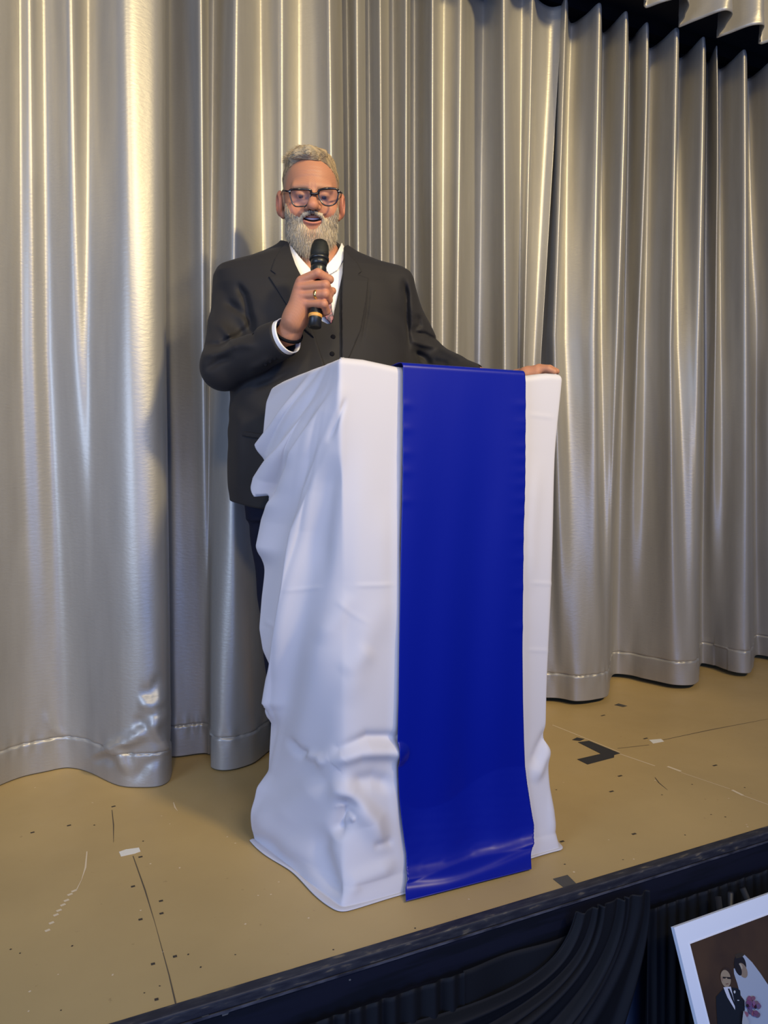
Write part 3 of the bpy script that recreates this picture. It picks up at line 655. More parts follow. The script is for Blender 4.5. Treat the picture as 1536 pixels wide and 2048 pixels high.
def runner():
    """satin strip lying over the top and down the front"""
    n_u = 120; n_v = 420; G = np.zeros((n_v, n_u, 3))
    lef = [(733, 806), (745, 806), (850, 805), (960, 804), (1070, 801), (1180, 799), (1300, 797), (1400, 796), (1480, 794), (1560, 796), (1640, 800), (1700, 804), (1760, 809), (1803, 812)]
    rig = [(750, 1050), (765, 1051), (850, 1050), (960, 1049), (1070, 1046), (1180, 1045), (1300, 1044), (1400, 1045), (1480, 1047), (1560, 1050), (1620, 1054), (1680, 1059), (1738, 1063)]
    YF = LY0-0.027
    for i in range(n_v):
        t = i/(n_v-1)
        yl = 735+(1803-735)*t; yr = 751+(1738-751)*t
        xl = tab(yl, lef); xr = tab(yr, rig)
        a = onY(xl, yl, YF); b = onY(xr, yr, YF)
        # towards the hem the strip leans out on to the boards
        if t > 0.9:
            f = (t-0.9)/0.1; fy = f**1.4
            Al = onZ(812, 1803, 0.006); Ar = onZ(1063, 1738, 0.006)
            a = onY(xl, yl, YF*(1-fy)+Al[1]*fy); b = onY(xr, yr, YF*(1-fy)+Ar[1]*fy)
        for_u = np.linspace(0, 1, n_u)[:, None]
        G[i] = a*(1-for_u)+b*for_u
    SX, SY, SZ = (CG[:, 140:420, k].ravel() for k in range(3)); bx, bz = 0.007, 0.007
    gx = ((SX-0.5)/bx).astype(int); gz = (SZ/bz).astype(int); mp = np.full((180, 180), 9.0); ok = (gx >= 0) & (gx < 180) & (gz < 180)
    np.minimum.at(mp, (gx[ok], gz[ok]), SY[ok])
    for _ in range(6):   # spread the nearest cloth a little, then smooth
        e_ = mp.copy(); e_[1:] = np.minimum(e_[1:], mp[:-1]); e_[:-1] = np.minimum(e_[:-1], mp[1:]); e_[:, 1:] = np.minimum(e_[:, 1:], mp[:, :-1]); e_[:, :-1] = np.minimum(e_[:, :-1], mp[:, 1:]); mp = np.where((mp > 5) | (_ < 2), e_, mp)
    mp[mp > 5] = YF
    for _ in range(10): mp[1:-1, 1:-1] = (mp[1:-1, 1:-1]*4+mp[2:, 1:-1]+mp[:-2, 1:-1]+mp[1:-1, 2:]+mp[1:-1, :-2])/8
    cy = mp[np.clip(((G[:, :, 0]-0.5)/bx).astype(int), 0, 179), np.clip((G[:, :, 2]/bz).astype(int), 0, 179)]
    for _ in range(12): cy[1:-1, 1:-1] = (cy[1:-1, 1:-1]*4+cy[2:, 1:-1]+cy[:-2, 1:-1]+cy[1:-1, 2:]+cy[1:-1, :-2])/8
    G[:, :, 1] = np.where(G[:, :, 2] < 1.15, np.minimum(G[:, :, 1], cy-0.005), G[:, :, 1])
    u = np.linspace(0, 1, n_u)[None]; t = np.linspace(0, 1, n_v)[:, None]
    fold = 0.0035*np.sin(u*PI*2.2+0.5)*np.clip(t*4, 0, 1)+0.0016*np.sin(u*PI*5+t*3)*np.clip(t*3, 0, 1)
    # little puckers along both long edges near the top
    pk = lambda y0: np.exp(-((t-y0-0.01*u)/0.009)**2)
    for y0 in (0.07, 0.115, 0.16, 0.195, 0.25): fold = fold+0.0012*pk(y0)*np.exp(-(u/0.07)**2)
    for y0 in (0.05, 0.085, 0.10, 0.135, 0.16, 0.185, 0.21, 0.24, 0.27, 0.32, 0.36, 0.42, 0.5): fold = fold+0.0012*pk(y0)*np.exp(-((1-u)/0.09)**2)
    G[:, :, 1] -= fold*np.clip((1-t)*12, 0, 1)
    # hem roll that catches the light
    G[:, :, 1] -= 0.010*np.exp(-((t-0.955-0.012*np.sin(u*4))/0.016)**2)
    G[:, :, 2] = np.clip(G[:, :, 2], 0.0065, None)
    # rounding over the rim and across the top
    first = G[0].copy(); rad = 0.012; pre = []
    ztop = first[:, 2]+rad
    for k in range(7, 0, -1):
        a = k/7*PI/2; r_ = first.copy(); r_[:, 1] = first[:, 1]+rad*(1-math.cos(a)); r_[:, 2] = first[:, 2]+rad*math.sin(a); pre.append(r_)
    back = []
    for k in range(24, 0, -1):
        r_ = pre[0].copy(); f = k/24; r_[:, 1] += f*(LY1-LY0-0.02); r_[:, 2] = pre[0][:, 2]-0.085*f*(LY1-LY0-0.02)+0.002; back.append(r_)
    A = np.concatenate([np.array(back), np.array(pre), G])
    o = grid('satin_runner', A, M['blue'], None, 0.0012); tag(o, 'royal blue satin runner hanging down the front of the white-draped lectern', 'runner')
    # stitched edge
runner()

# ================================================================== PERSON
man = empty('person', at(640, 900, 2.2)*np.array([1, 1, 0])); tag(man, 'grey-bearded person in glasses and dark suit standing behind the lectern with a microphone', 'person')
HD = 2.17; H = at(622, 400, HD)
def frame_axes(yaw_to_right):
    a = YAW - yaw_to_right
    x = np.array([math.cos(a), -math.sin(a), 0]); y = np.array([math.sin(a), math.cos(a), 0]); return np.stack([x, y, Z], 1)
HA = frame_axes(math.radians(8)); HS = 0.985
HP = math.radians(13)
HA = HA @ np.array([[1, 0, 0], [0, math.cos(HP), -math.sin(HP)], [0, math.sin(HP), math.cos(HP)]])
TA = frame_axes(math.radians(9))
TC = at(628, 600, 2.235); TC[2] = 0
def hl(P): return ((P-H) @ HA)/HS
def hw(q): return H + (HA @ (np.asarray(q, float)*HS))

def torso(P):
    q = (P-TC) @ TA; z_ = P[:, 2]
    a = tab(z_, [(0.80, .222), (0.9, .232), (1.0, .232), (1.15, .226), (1.3, .228), (1.40, .236), (1.46, .240), (1.495, .236), (1.515, .222), (1.53, .185), (1.545, .135), (1.56, .095), (1.585, .06), (1.62, .02)])
    b = tab(z_, [(0.80, .150), (0.9, .158), (1.0, .163), (1.15, .165), (1.3, .150), (1.40, .135), (1.46, .118), (1.495, .102), (1.515, .092), (1.53, .084), (1.545, .076), (1.56, .066), (1.585, .05), (1.62, .02)])
    cx = tab(z_, [(0.8, .012), (1.2, .010), (1.45, 0), (1.6, -.005)])
    x = np.abs((q[:, 0]-cx)/a); y = np.abs(q[:, 1]/b); e = 2.35
    k = (x**e+y**e)**(1/e)
    d = (k-1)*np.minimum(a, b)*np.clip(1-0.0*k, 0.5, 1)
    return np.maximum(np.maximum(d, 0.80-z_), z_-1.60)
neckA, neckB = hw((0, .030, -.06)), at(626, 520, 2.215)
def body_core(P):
    return smin(torso(P), cap(P, neckA, neckB, .060, .074), .03)

# arm joints
sR, eR, wR = at(480, 578, 2.225), at(446, 735, 2.10), at(578, 668, 1.975)
sL, eL, wL = at(775, 585, 2.27), at(853, 722, 2.36), at(1014, 769, 2.135)

# right hand round the microphone, left hand on the lectern
MT, MB_ = at(641, 480, 1.965), at(629, 655, 1.915)
def mic_at(py, dd=0.0, dx=0.0):
    t = (py-480)/175; p = MT+(MB_-MT)*t; return p + F*dd + R*dx
FI = []
for (m_, p_, mid, r0) in [((603, 561), (636, 546), (659, 562), .0112), ((602, 574), (651, 570), (659, 590), .0115), ((607, 591), (650, 588), (657, 603), .0108), ((615, 607), (648, 608), (653, 626), .0098)]:
    yy = p_[1]
    A_ = at(m_[0], m_[1], 1.925); B_ = at(p_[0], p_[1], 1.903)
    if p_[0] < 640: B_ = at(p_[0], p_[1], 1.908)
    C_ = at(mid[0], mid[1]-3, 1.925); D_ = at(mid[0]-8, mid[1]+2, 1.948)
    FI.append(([A_, B_, C_, D_], [r0*1.08, r0, r0*0.92, r0*0.82]))
TH = ([at(592, 635, 1.965), at(618, 600, 1.962), at(648, 588, 1.955), at(665, 582, 1.940)], [.017, .0135, .0115, .0095])
def hand_r(P):
    d = cap(P, at(580, 664, 1.978), at(590, 632, 1.950), .031, .029)
    for m_ in [(600, 566), (601, 578), (606, 593), (612, 606)]:
        d = smin(d, cap(P, at(588, 640, 1.950), at(m_[0], m_[1], 1.930), .023, .0125), .012)
    d = smin(d, cap(P, at(600, 640, 1.965), at(618, 612, 1.955), .020, .014), .012)
    for pts, rs in FI:
        d = smin(d, chain(P, pts, rs, .003), .0045)
    d = smin(d, chain(P, *TH, .004), .006)
    return d
LH = at(1046, 748, 2.105)
LFI = []
for (a_, b_, c_, d_, rr) in [((1050, 745, 2.06), (1074, 738, 2.05), (1096, 738.5, 2.04), (1108, 744, 2.035), .0110), ((1054, 743, 2.085), (1078, 736, 2.078), (1099, 737, 2.07), (1113, 743, 2.06), .0105),
                             ((1054, 744, 2.11), (1076, 739, 2.105), (1096, 740, 2.10), (1108, 746, 2.095), .0095), ((1050, 746, 2.135), (1068, 742, 2.132), (1084, 744, 2.13), (1094, 749, 2.13), .0085)]:
    LFI.append(([at(*a_), at(*b_), at(*c_), at(*d_)], [rr*1.1, rr, rr*.9, rr*.78]))
def hand_l(P):
    d = cap(P, wL, at(1034, 760, 2.115), .027, .022)
    for (a_, _), in zip(LFI):
        d = smin(d, cap(P, at(1030, 759, 2.115), a_[0], .020, .0125), .012)
    for pts, rs in LFI: d = smin(d, chain(P, pts, rs, .003), .010)
    d = smin(d, chain(P, [at(1030, 757, 2.09), at(1052, 750, 2.055), at(1072, 747, 2.045)], [.015, .012, .009], .004), .014)
    return d

def head_sdf(P):
    q = hl(P); ax = np.abs(q[:, 0]); s = np.stack([ax, q[:, 1], q[:, 2]], 1)
    d = ell(q, (0, .012, .040), (.0755, .098, .082))
    d = smin(d, ell(q, (0, -.004, -.025), (.0705, .083, .085)), .03)
    d = smin(d, ell(q, (0, -.022, -.078), (.053, .062, .045)), .03)
    d = smin(d, ell(s, (.046, -.052, -.034), (.028, .030, .030)), .018)          # cheeks raised by the smile
    d = smin(d, cap(s, (.006, -.080, .026), (.044, -.069, .024), .0135, .011), .014)   # brow
    d = smax(d, -ell(s, (.031, -.094, .004), (.018, .016, .0115)), .010)       # sockets
    d = smin(d, ell(s, (.031, -.0725, .002), (.0145, .0125, .0125)), .004)     # lids over the eyeball
    d = smax(d, -ell(s, (.031, -.0875, -.0005), (.0125, .0060, .0032)), .002)   # narrowed eyes
    d = smin(d, cap(s, (.020, -.081, -.014), (.042, -.072, -.010), .0055, .004), .005)   # lower-lid pouch
    d = smax(d, -cap(s, (.018, -.092, -.020), (.040, -.083, -.019), .0022, .002), .004)
    d = smin(d, cap(q, (0, -.088, .010), (0, -.112, -.020), .0085, .0125), .011)
    d = smin(d, ell(q, (0, -.112, -.024), (.0145, .0125, .0115)), .006)
    d = smin(d, ell(s, (.0160, -.099, -.0275), (.0090, .0110, .0085)), .005)
    d = smax(d, -ell(s, (.0065, -.108, -.0355), (.0042, .006, .0035)), .002)
    d = smax(d, -cap(s, (.019, -.100, -.028), (.036, -.083, -.052), .0025, .003), .006)   # smile folds
    # mouth: open smile, corners up
    mz = -.0575+ (ax/.030)**2*.008
    up = np.stack([q[:, 0], q[:, 1], q[:, 2]-mz], 1)
    d = smin(d, ell(np.stack([q[:, 0], q[:, 1], q[:, 2]-mz-.008], 1), (0, -.080, 0), (.031, .013, .0055)), .005)
    d = smin(d, ell(np.stack([q[:, 0], q[:, 1], q[:, 2]-mz+.008], 1), (0, -.078, 0), (.028, .0165, .0070)), .005)
    d = smax(d, -ell(up, (0, -.090, 0), (.0335, .022, .0052)), .0025)
    # forehead lines
    for zz, a_ in ((.050, .0009), (.062, .0011), (.072, .0008)):
        d = d + a_*np.exp(-((q[:, 2]-zz-.002*np.cos(q[:, 0]*60))/.0022)**2)*np.clip(1-ax/.045, 0, 1)*(q[:, 1] < -.03)
    d = d + .0012*np.exp(-((ax-.005)/.002)**2)*np.exp(-((q[:, 2]-.028)/.009)**2)*(q[:, 1] < -.05)
    # ears
    e = ell(s, (.0855, .010, -.012), (.0125, .020, .034)); e = smax(e, -ell(s, (.093, .004, -.012), (.008, .011, .020)), .004)
    e = smin(e, ell(s, (.077, .004, -.042), (.008, .009, .011)), .006)
    d = smin(d, e, .006)
    return d*HS
def body_sdf(P):
    d = np.maximum(torso(P)+.012, .93-P[:, 2])
    d = smin(d, cap(P, neckA, neckB, .060, .070), .03)
    for (a_, b_, c_) in ((sR, eR, wR), (sL, eL, wL)):
        d = smin(d, cap(P, a_, b_, .036, .026), .03); d = smin(d, cap(P, b_, c_, .026, .026), .01)
    near = np.linalg.norm(P-H, axis=1) < .24
    if near.any():
        t = d[near]; d[near] = smin(t, head_sdf(P[near]), .014)
    far = ~near; dh = np.linalg.norm(P-H, axis=1)-.16; d = np.where(far, np.minimum(d, dh), d)
    for fn, c in ((hand_r, at(618, 600, 1.94)), (hand_l, at(1060, 745, 2.09))):
        nr = np.linalg.norm(P-c, axis=1) < .17
        if nr.any(): d[nr] = smin(d[nr], fn(P[nr]), .008)
        d = np.where(nr, d, np.minimum(d, np.linalg.norm(P-c, axis=1)-.12))
    return d
def body_tint(V):
    q = hl(V); ax = np.abs(q[:, 0]); n = len(V)
    base = np.array([0.43, 0.195, 0.11]); T = np.tile(base, (n, 1))
    head = np.linalg.norm(V-H, axis=1) < .2
    def mixin(mask, col):
        nonlocal T
        m = np.clip(mask, 0, 1)[:, None]; T = T*(1-m)+np.array(col)*m
    g = lambda c, r: np.exp(-(np.linalg.norm((q-np.array(c))/np.array(r), axis=1))**2)
    hd = head.astype(float)
    mixin(hd*g((0, -.11, -.022), (.016, .03, .016))*0.5, (0.58, 0.20, 0.12))
    for sx in (-1, 1): mixin(hd*g((sx*.045, -.07, -.03), (.022, .04, .02))*0.5, (0.55, 0.19, 0.11))
    for sx in (-1, 1): mixin(hd*g((sx*.085, .01, -.015), (.02, .03, .04))*0.6, (0.50, 0.14, 0.09))
    # hollow round the eyes, brows
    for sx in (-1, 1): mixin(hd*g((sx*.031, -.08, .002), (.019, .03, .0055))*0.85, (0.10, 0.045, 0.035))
    br = np.exp(-((q[:, 2]-.0215+0.10*(ax-.03)**2/.03)/.0045)**2)*((ax > .012) & (ax < .052))*(q[:, 1] < -.03)
    mixin(hd*br*0.8, (0.20, 0.12, 0.07))
    # lips
    mz = -.0575+(ax/.030)**2*.008
    mixin(hd*np.exp(-((q[:, 2]-mz+.009)/.0055)**2)*(ax < .027)*(q[:, 1] < -.07)*0.8, (0.50, 0.17, 0.12))
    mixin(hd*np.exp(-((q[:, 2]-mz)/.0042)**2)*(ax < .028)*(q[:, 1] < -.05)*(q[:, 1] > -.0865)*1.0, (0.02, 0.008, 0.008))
    # clipped hair on the sides and back of the skull
    hair = np.clip((q[:, 1]+.048-.25*np.clip(.07-q[:, 2], 0, .1))/.018, 0, 1)*np.clip((q[:, 2]+.055)/.03, 0, 1)
    hair = np.maximum(hair, np.clip((q[:, 2]-.098)/.008, 0, 1))*(ax < .0795)
    mixin(hd*hair*0.75, (0.27, 0.20, 0.135))
    # hands pinker at the knuckles
    for pts, _ in FI:
        for p in pts[:2]: mixin(np.exp(-(np.linalg.norm(V-p, axis=1)/.015)**2)*0.4, (0.58, 0.21, 0.13))
    T *= (1+0.05*np.sin(V[:, 0:1]*900)*np.sin(V[:, 2:3]*800+V[:, 1:2]*700))
    return T
V, Q = nets(body_sdf, (0.2, 1.53, 0.9), (1.5, 2.6, 1.90), 0.0021)
body = fast('body', V, Q, M['skin'], man, tint=body_tint(V))
print('body', len(V))

# finer shaping of head parts: eyes, teeth
def ball(name, c, r, m, parent, n=20):
    u = np.linspace(0, PI, n); v_ = np.linspace(0, 2*PI, 2*n); G = np.zeros((n, 2*n, 3))
    r = np.array(r if hasattr(r, '__len__') else (r, r, r)); c = np.array(c)
    G[:, :, 0] = np.sin(u)[:, None]*np.cos(v_)[None]*r[0]; G[:, :, 1] = np.sin(u)[:, None]*np.sin(v_)[None]*r[1]; G[:, :, 2] = np.cos(u)[:, None]*r[2]
    G = G.reshape(-1, 3) @ HA.T; return grid(name, (G+c).reshape(n, 2*n, 3), m, parent)
for sx in (-1, 1): ball('eye', hw((sx*.031, -.0740, .001)), (.0105, .0105, .0105), M['eye'], man)
teeth = []
for i in range(24):
    u = -1+2*i/23; teeth.append(hw((u*.023, -.0795+.012*u*u, -.0545+.0055*u*u)))
tube('teeth', teeth, [.0012]+[.0034]*22+[.0012], M['teeth'], man, 10)

# beard and moustache
def beard_sdf(P):
    q = hl(P); ax = np.abs(q[:, 0]); s = np.stack([ax, q[:, 1], q[:, 2]], 1)
    skin = head_sdf(P)/HS
    # region: jaw from the sideburns, below the mouth corners, under the chin
    line = tab(ax, [(0, -.083), (.010, -.081), (.022, -.068), (.030, -.052), (.045, -.048), (.058, -.040), (.068, -.020), (.08, .005)])
    reg = np.clip((line-q[:, 2])/.020, 0, 1)
    thick = .0032+.012*np.clip((-.060-q[:, 2])/.05, 0, 1)
    shell = skin - thick*reg + .020*(1-np.clip((line-q[:, 2])/.006+1, 0, 1))
    full = ell(q, (0, -.030, -.092), (.062, .064, .058))
    full = smin(full, ell(q, (0, -.045, -.122), (.043, .042, .036)), .02)
    full = smin(full, ell(s, (.047, -.016, -.072), (.021, .038, .042)), .012)
    full = smax(full, q[:, 2]-line, .008)
    # keep the lower lip and the thin patch on the chin clear
    full = smax(full, -ell(q, (0, -.102, -.070), (.024, .022, .012)), .008)
    d = smin(full, shell, .006)
    d = smax(d, ax-.0725-.5*np.clip(-q[:, 2]-.055, 0, .1), .004); d = smax(d, q[:, 2]-.004, .004); d = smax(d, q[:, 1]-.010+.6*np.clip(q[:, 2]+.05, 0, .1), .006)
    ms = cap(s, (.005, -.098, -.0400), (.022, -.0925, -.0455), .0058, .0055)
    ms = smin(ms, cap(s, (.022, -.0925, -.0455), (.034, -.079, -.060), .0055, .0045), .004)
    ms = smin(ms, cap(s, (.034, -.079, -.060), (.036, -.073, -.080), .0055, .008), .006)
    d = smin(d, ms, .004)
    ang = np.arctan2(q[:, 0], -q[:, 1])
    d = d + .0012*np.sin(ang*95+np.sin(q[:, 2]*180)*1.8) + .0008*np.sin(ang*170+q[:, 2]*240)
    return d*HS
def beard_tint(V):
    q = hl(V); ax = np.abs(q[:, 0]); T = np.tile(np.array([0.62, 0.51, 0.35]), (len(V), 1))
    def mixin(mask, col):
        nonlocal T
        m = np.clip(mask, 0, 1)[:, None]; T = T*(1-m)+np.array(col)*m
    up = np.clip((q[:, 2]+.085)/.05, 0, 1)*np.clip((ax-.035)/.02, 0, 1); mixin(up*0.75, (0.30, 0.22, 0.145))
    mixin(np.exp(-(np.linalg.norm((q-np.array([0, -.095, -.095]))/np.array([.024, .05, .020]), axis=1))**2)*0.75, (0.48, 0.25, 0.16))
    mixin(np.exp(-((ax-.003)/.009)**2)*np.exp(-((q[:, 2]+.042)/.008)**2)*0.8, (0.16, 0.10, 0.07))
    T *= 1+0.16*np.sin(np.arctan2(q[:, 0], -q[:, 1])*140+q[:, 2]*160)[:, None]
    return T
lo, hi = H-np.array([.13, .16, .20]), H+np.array([.13, .14, .03])
V, Q = largest(*nets(beard_sdf, lo, hi, 0.0018))
fast('beard', V, Q, M['beard'], man, tint=beard_tint(V)); BV = V

# hair on top, swept over to the picture's left
def hair_sdf(P):
    q = hl(P); x = q[:, 0]
    base = ell(q, (0, .014, .042), (.0765, .099, .083))
    front = tab(x, [(-.07, .075), (-.055, .088), (-.03, .096), (0, .094), (.03, .092), (.052, .080), (.07, .06)])
    yline = tab(q[:, 1], [(-.10, 0), (-.06, 0), (-.02, -.012), (.05, -.05), (.10, -.09)])
    th = (.009+.006*np.clip((.02-x)/.05, 0, 1))*(1-.85*np.clip((.104-q[:, 2])/.025, 0, 1))
    d = base-th*np.clip((q[:, 2]-front-yline+.004)/.014, 0, 1)
    d = smax(d, front+yline-q[:, 2], .004)
    d = smin(d, chain(q, [(.030, -.052, .112), (-.010, -.064, .115), (-.042, -.056, .108), (-.062, -.040, .098)], [.011, .014, .009, .002], .006), .008)
    d = smin(d, chain(q, [(.010, -.030, .121), (-.030, -.040, .119), (-.060, -.028, .106)], [.010, .010, .002], .006), .006)
    d = smin(d, cap(q, (.045, -.03, .106), (.0, -.045, .118), .007, .010), .008)
    return (d + .0011*np.sin(q[:, 1]*520+q[:, 2]*260+x*60) + .0006*np.sin(q[:, 1]*900+x*120))*HS
V, Q = nets(hair_sdf, H+np.array([-.13, -.14, .0]), H+np.array([.13, .16, .17]), 0.0018)
q = hl(V); t_ = 0.5+0.5*np.sin(q[:, 1]*420+q[:, 0]*90+q[:, 2]*200)
T = np.array([0.36, 0.265, 0.15])*(0.72+0.5*t_[:, None]); fr_ = np.clip((-.03-q[:, 1])/.03, 0, 1)[:, None]*np.clip((.02-q[:, 0])/.03, 0, 1)[:, None]; T = T*(1-.4*fr_)+np.array([.56, .50, .36])*.4*fr_
fast('hair', V, Q, M['hair'], man, tint=T)

# loose strands at the edges of hair and beard
def strands(name, V, m, n, ln, droop, tint):
    idx = rng.choice(len(V), n, replace=False); VV = []; FF = []; TT = []
    for i in idx:
        p = V[i]; q = hl(p[None])[0]; out = p-H; out[2] *= 0.6; out /= np.linalg.norm(out)
        d = out*droop[0]+np.array([0, 0, droop[1]])+HA @ np.array(droop[2])+rng.normal(0, .18, 3); d /= np.linalg.norm(d)
        L = ln*rng.uniform(.5, 1.2); s = np.cross(d, F); s /= np.linalg.norm(s)+1e-9; wv = .0005; k = len(VV)
        pts = [p-d*.002, p+d*L*.5+np.array([0, 0, -.001]), p+d*L+np.array([0, 0, -.003])]
        e2 = np.cross(d, s)
        for j, pp in enumerate(pts):
            ww = wv*(1-.42*j)
            for a in range(3): VV.append(pp+ww*(s*math.cos(a*2.094)+e2*math.sin(a*2.094)))
        for j in range(2):
            for a in range(3): FF.append((k+3*j+a, k+3*j+(a+1) % 3, k+3*j+3+(a+1) % 3, k+3*j+3+a))
        c = np.array(tint)*rng.uniform(.6, 1.4); TT += [c]*9
    return fast(name, np.array(VV), FF, m, man, tint=np.array(TT))
bq = hl(BV); sel = BV[(bq[:, 2] < -.055)]
strands('beard_strand', sel, M['beard'], 2600, .012, (.55, -1.0, (0, 0, 0)), (.60, .51, .37))
bpy.data.objects['beard_strand']['kind'] = 'stuff'
strands('hair_strand', V[(q[:, 2] > .095)], M['hair'], 900, .012, (.5, .15, (-1.0, .1, 0)), (.42, .32, .19))
bpy.data.objects['hair_strand']['kind'] = 'stuff'

# glasses
def glasses():
    g = []
    def hp(px_, py_, dy): # place on a plane in front of the face
        p0 = hw((0, -.110, 0)); n = HA[:, 1]; p = onP(px_, py_, p0, n); return p + n*dy
    lensL = [(582, 379.5), (600, 378.5), (618, 379.5), (622.5, 384), (621, 395), (617, 405), (611, 411.5), (600, 413), (591, 412.5), (585.5, 407), (581.5, 396), (579.5, 386)]
    lensR = [(637, 383.5), (641, 379.5), (655, 377), (670, 377.5), (676, 380.5), (676.5, 388), (674, 401), (669, 408), (659, 411.5), (649, 410), (643, 404), (638, 394)]
    fr = empty('glasses', (0, 0, 0)); fr.parent = man; fr.matrix_parent_inverse = Matrix.Translation(man.location).inverted()
    for ln in (lensL, lensR):
        pts = [hp(x, y, .004*((abs(x-629)-28)/28)**2) for x, y in ln]; n = len(pts)
        sm = []
        for i in range(n):
            for t in np.linspace(0, 1, 5, endpoint=False):
                p0, p1, p2, p3 = pts[i-1], pts[i], pts[(i+1) % n], pts[(i+2) % n]
                sm.append(0.5*((2*p1)+(-p0+p2)*t+(2*p0-5*p1+4*p2-p3)*t*t+(-p0+3*p1-3*p2+p3)*t**3))
        k = len(sm); V = []; Fc = []; cen = sum(sm)/k
        for i, p in enumerate(sm):
            o_ = p-cen; o_ /= np.linalg.norm(o_); topw = .0031 if (p-cen)[2] > .010 else .0017
            nn = HA[:, 1]
            for a, b in ((-topw, -.002), (topw, -.002), (topw, .002), (-topw, .002)): V.append(p+o_*a+nn*b)
        for i in range(k):
            j = (i+1) % k
            for c in range(4): Fc.append((4*i+c, 4*i+(c+1) % 4, 4*j+(c+1) % 4, 4*j+c))
        raw('rim', V, Fc, M['frame'], fr)
        lv = [p for p in sm]; prism('lens', lv, HA[:, 1], .0012, M['glass'], fr)
    tube('bridge', [hp(621, 385, 0), hp(625, 387.5, -.002), hp(629, 388.5, -.003), hp(633, 387.5, -.002), hp(638, 385, 0)], [.0036]*5, M['frame'], fr, 8)
    for sx, (ax_, ay_) in ((-1, (580, 383)), (1, (677, 382.5))):
        a = hp(ax_, ay_, .003); b = hw((sx*.083, .0, .012)); c = hw((sx*.081, .022, .000))
        tube('temple', [a, a+(hw((sx*.080, -.075, .014))-a)*.9, b, c], [.0024, .0022, .0018, .0015], M['frame'], fr, 8)
        tube('hinge', [a+R*sx*(-.002)+HA[:, 1]*(-.003), a+R*sx*.004+HA[:, 1]*(-.003)], [.0014, .0014], M['hinge'], fr, 8)
    return fr
# children of the person only: rims and lenses hang below the glasses part
glasses()

# shirt, collar, tie, waistcoat
def ppx(P): return proj(P)
def front(P): return ((P-TC) @ TA)[:, 1]
SH_V = [(560, 470), (700, 470), (694, 500), (687, 560), (665, 646), (652, 646), (628, 610), (596, 545), (574, 500)]
def shirt_sdf(P):
    d = body_core(P)-.0015
    nk = cap(P, hw((0, .028, -.085)), neckB, .066, .078)
    d = smin(d, nk, .02)
    q = hl(P)
    # collar's upper edge falls towards the front
    px, py = ppx(P); edge = tab(px, [(560, 485), (578, 489), (600, 515), (628, 545), (640, 548), (655, 530), (672, 508), (684, 487), (700, 482)])
    fy = front(P); hh = np.where(fy < .02, (edge-py)/740, (P[:, 2]-(H[2]-.125)))
    hh = np.maximum(hh, poly_sd(px, py, [(572, 440), (690, 440), (690, 560), (700, 800), (570, 800)])/740)
    d = smax(d, hh, .003)
    d = smax(d, 1.25-P[:, 2], .004)
    return d
V, Q = nets(shirt_sdf, (0.35, 1.75, 1.24), (1.2, 2.5, 1.72), 0.0028)
fast('shirt', V, Q, M['shirt'], man)
def leaf(name, poly, off, m, lo_, hi_, th=.004, core=None, extra=None, h=0.0022, parent=man):
    cf = core or (lambda P: smin(body_core(P)-.0015, cap(P, hw((0, .028, -.085)), neckB, .066, .078), .02))
    def fn(P):
        px, py = ppx(P); sd = poly_sd(px, py, poly)/760
        d = cf(P)-off
        if extra is not None: d = d + extra(px, py)
        sh = np.abs(d+th/2)-th/2
        r_ = smax(sh, sd, .0015)
        return np.maximum(r_, front(P)-.03)
    V, Q = nets(fn, lo_, hi_, h); V, Q = largest(V, Q)
    return fast(name, V, Q, m, parent)
leaf('collar', [(573, 485), (579, 487), (598, 512), (622, 540), (626, 546), (604, 556), (590, 533), (580, 508)], .007, M['shirt'], (0.45, 1.75, 1.44), (0.95, 2.35, 1.68))
leaf('collar', [(690, 484), (684, 484), (673, 508), (652, 532), (645, 540), (655, 552), (676, 540), (688, 518)], .007, M['shirt'], (0.45, 1.75, 1.44), (1.05, 2.4, 1.68))
M['tie'] = mat('paisley_tie', (0.30, 0.10, 0.12, 1), 0.5, noise=((160, 160, 120), 0.06), col2=(0.045, 0.02, 0.05, 1))
leaf('tie', [(636, 540), (650, 537), (657, 546), (655, 560), (660, 590), (667, 636), (662, 648), (650, 636), (640, 600), (640, 562)], .012, M['tie'], (0.5, 1.75, 1.25), (1.0, 2.35, 1.65), th=.008)
VEST = [(560, 560), (600, 560), (640, 640), (655, 648), (664, 646), (683, 556), (690, 520), (720, 520), (720, 800), (560, 800)]
vest = leaf('waistcoat', VEST, .009, M['vest'], (0.4, 1.75, 1.12), (1.15, 2.35, 1.66), th=.009)
for (bx, by) in ((666, 674), (664, 708)):
    c = at(bx, by, 2.15); 
    # seat the button on the waistcoat's surface
    d_ = ray(bx, by); d_ = d_/np.linalg.norm(d_); ts = np.linspace(1.8, 2.4, 1200); pts = C0+ts[:, None]*d_; f_ = smin(body_core(pts)-.009, np.full(len(pts), 9.), .001); k = np.argmax(f_ < 0); c = pts[k]
    lathe('button', c-d_*.004, c+d_*.001, [(0, .003), (.1, .0062), (.6, .0068), (1, .006)], M['suit_dark'], man, 20)

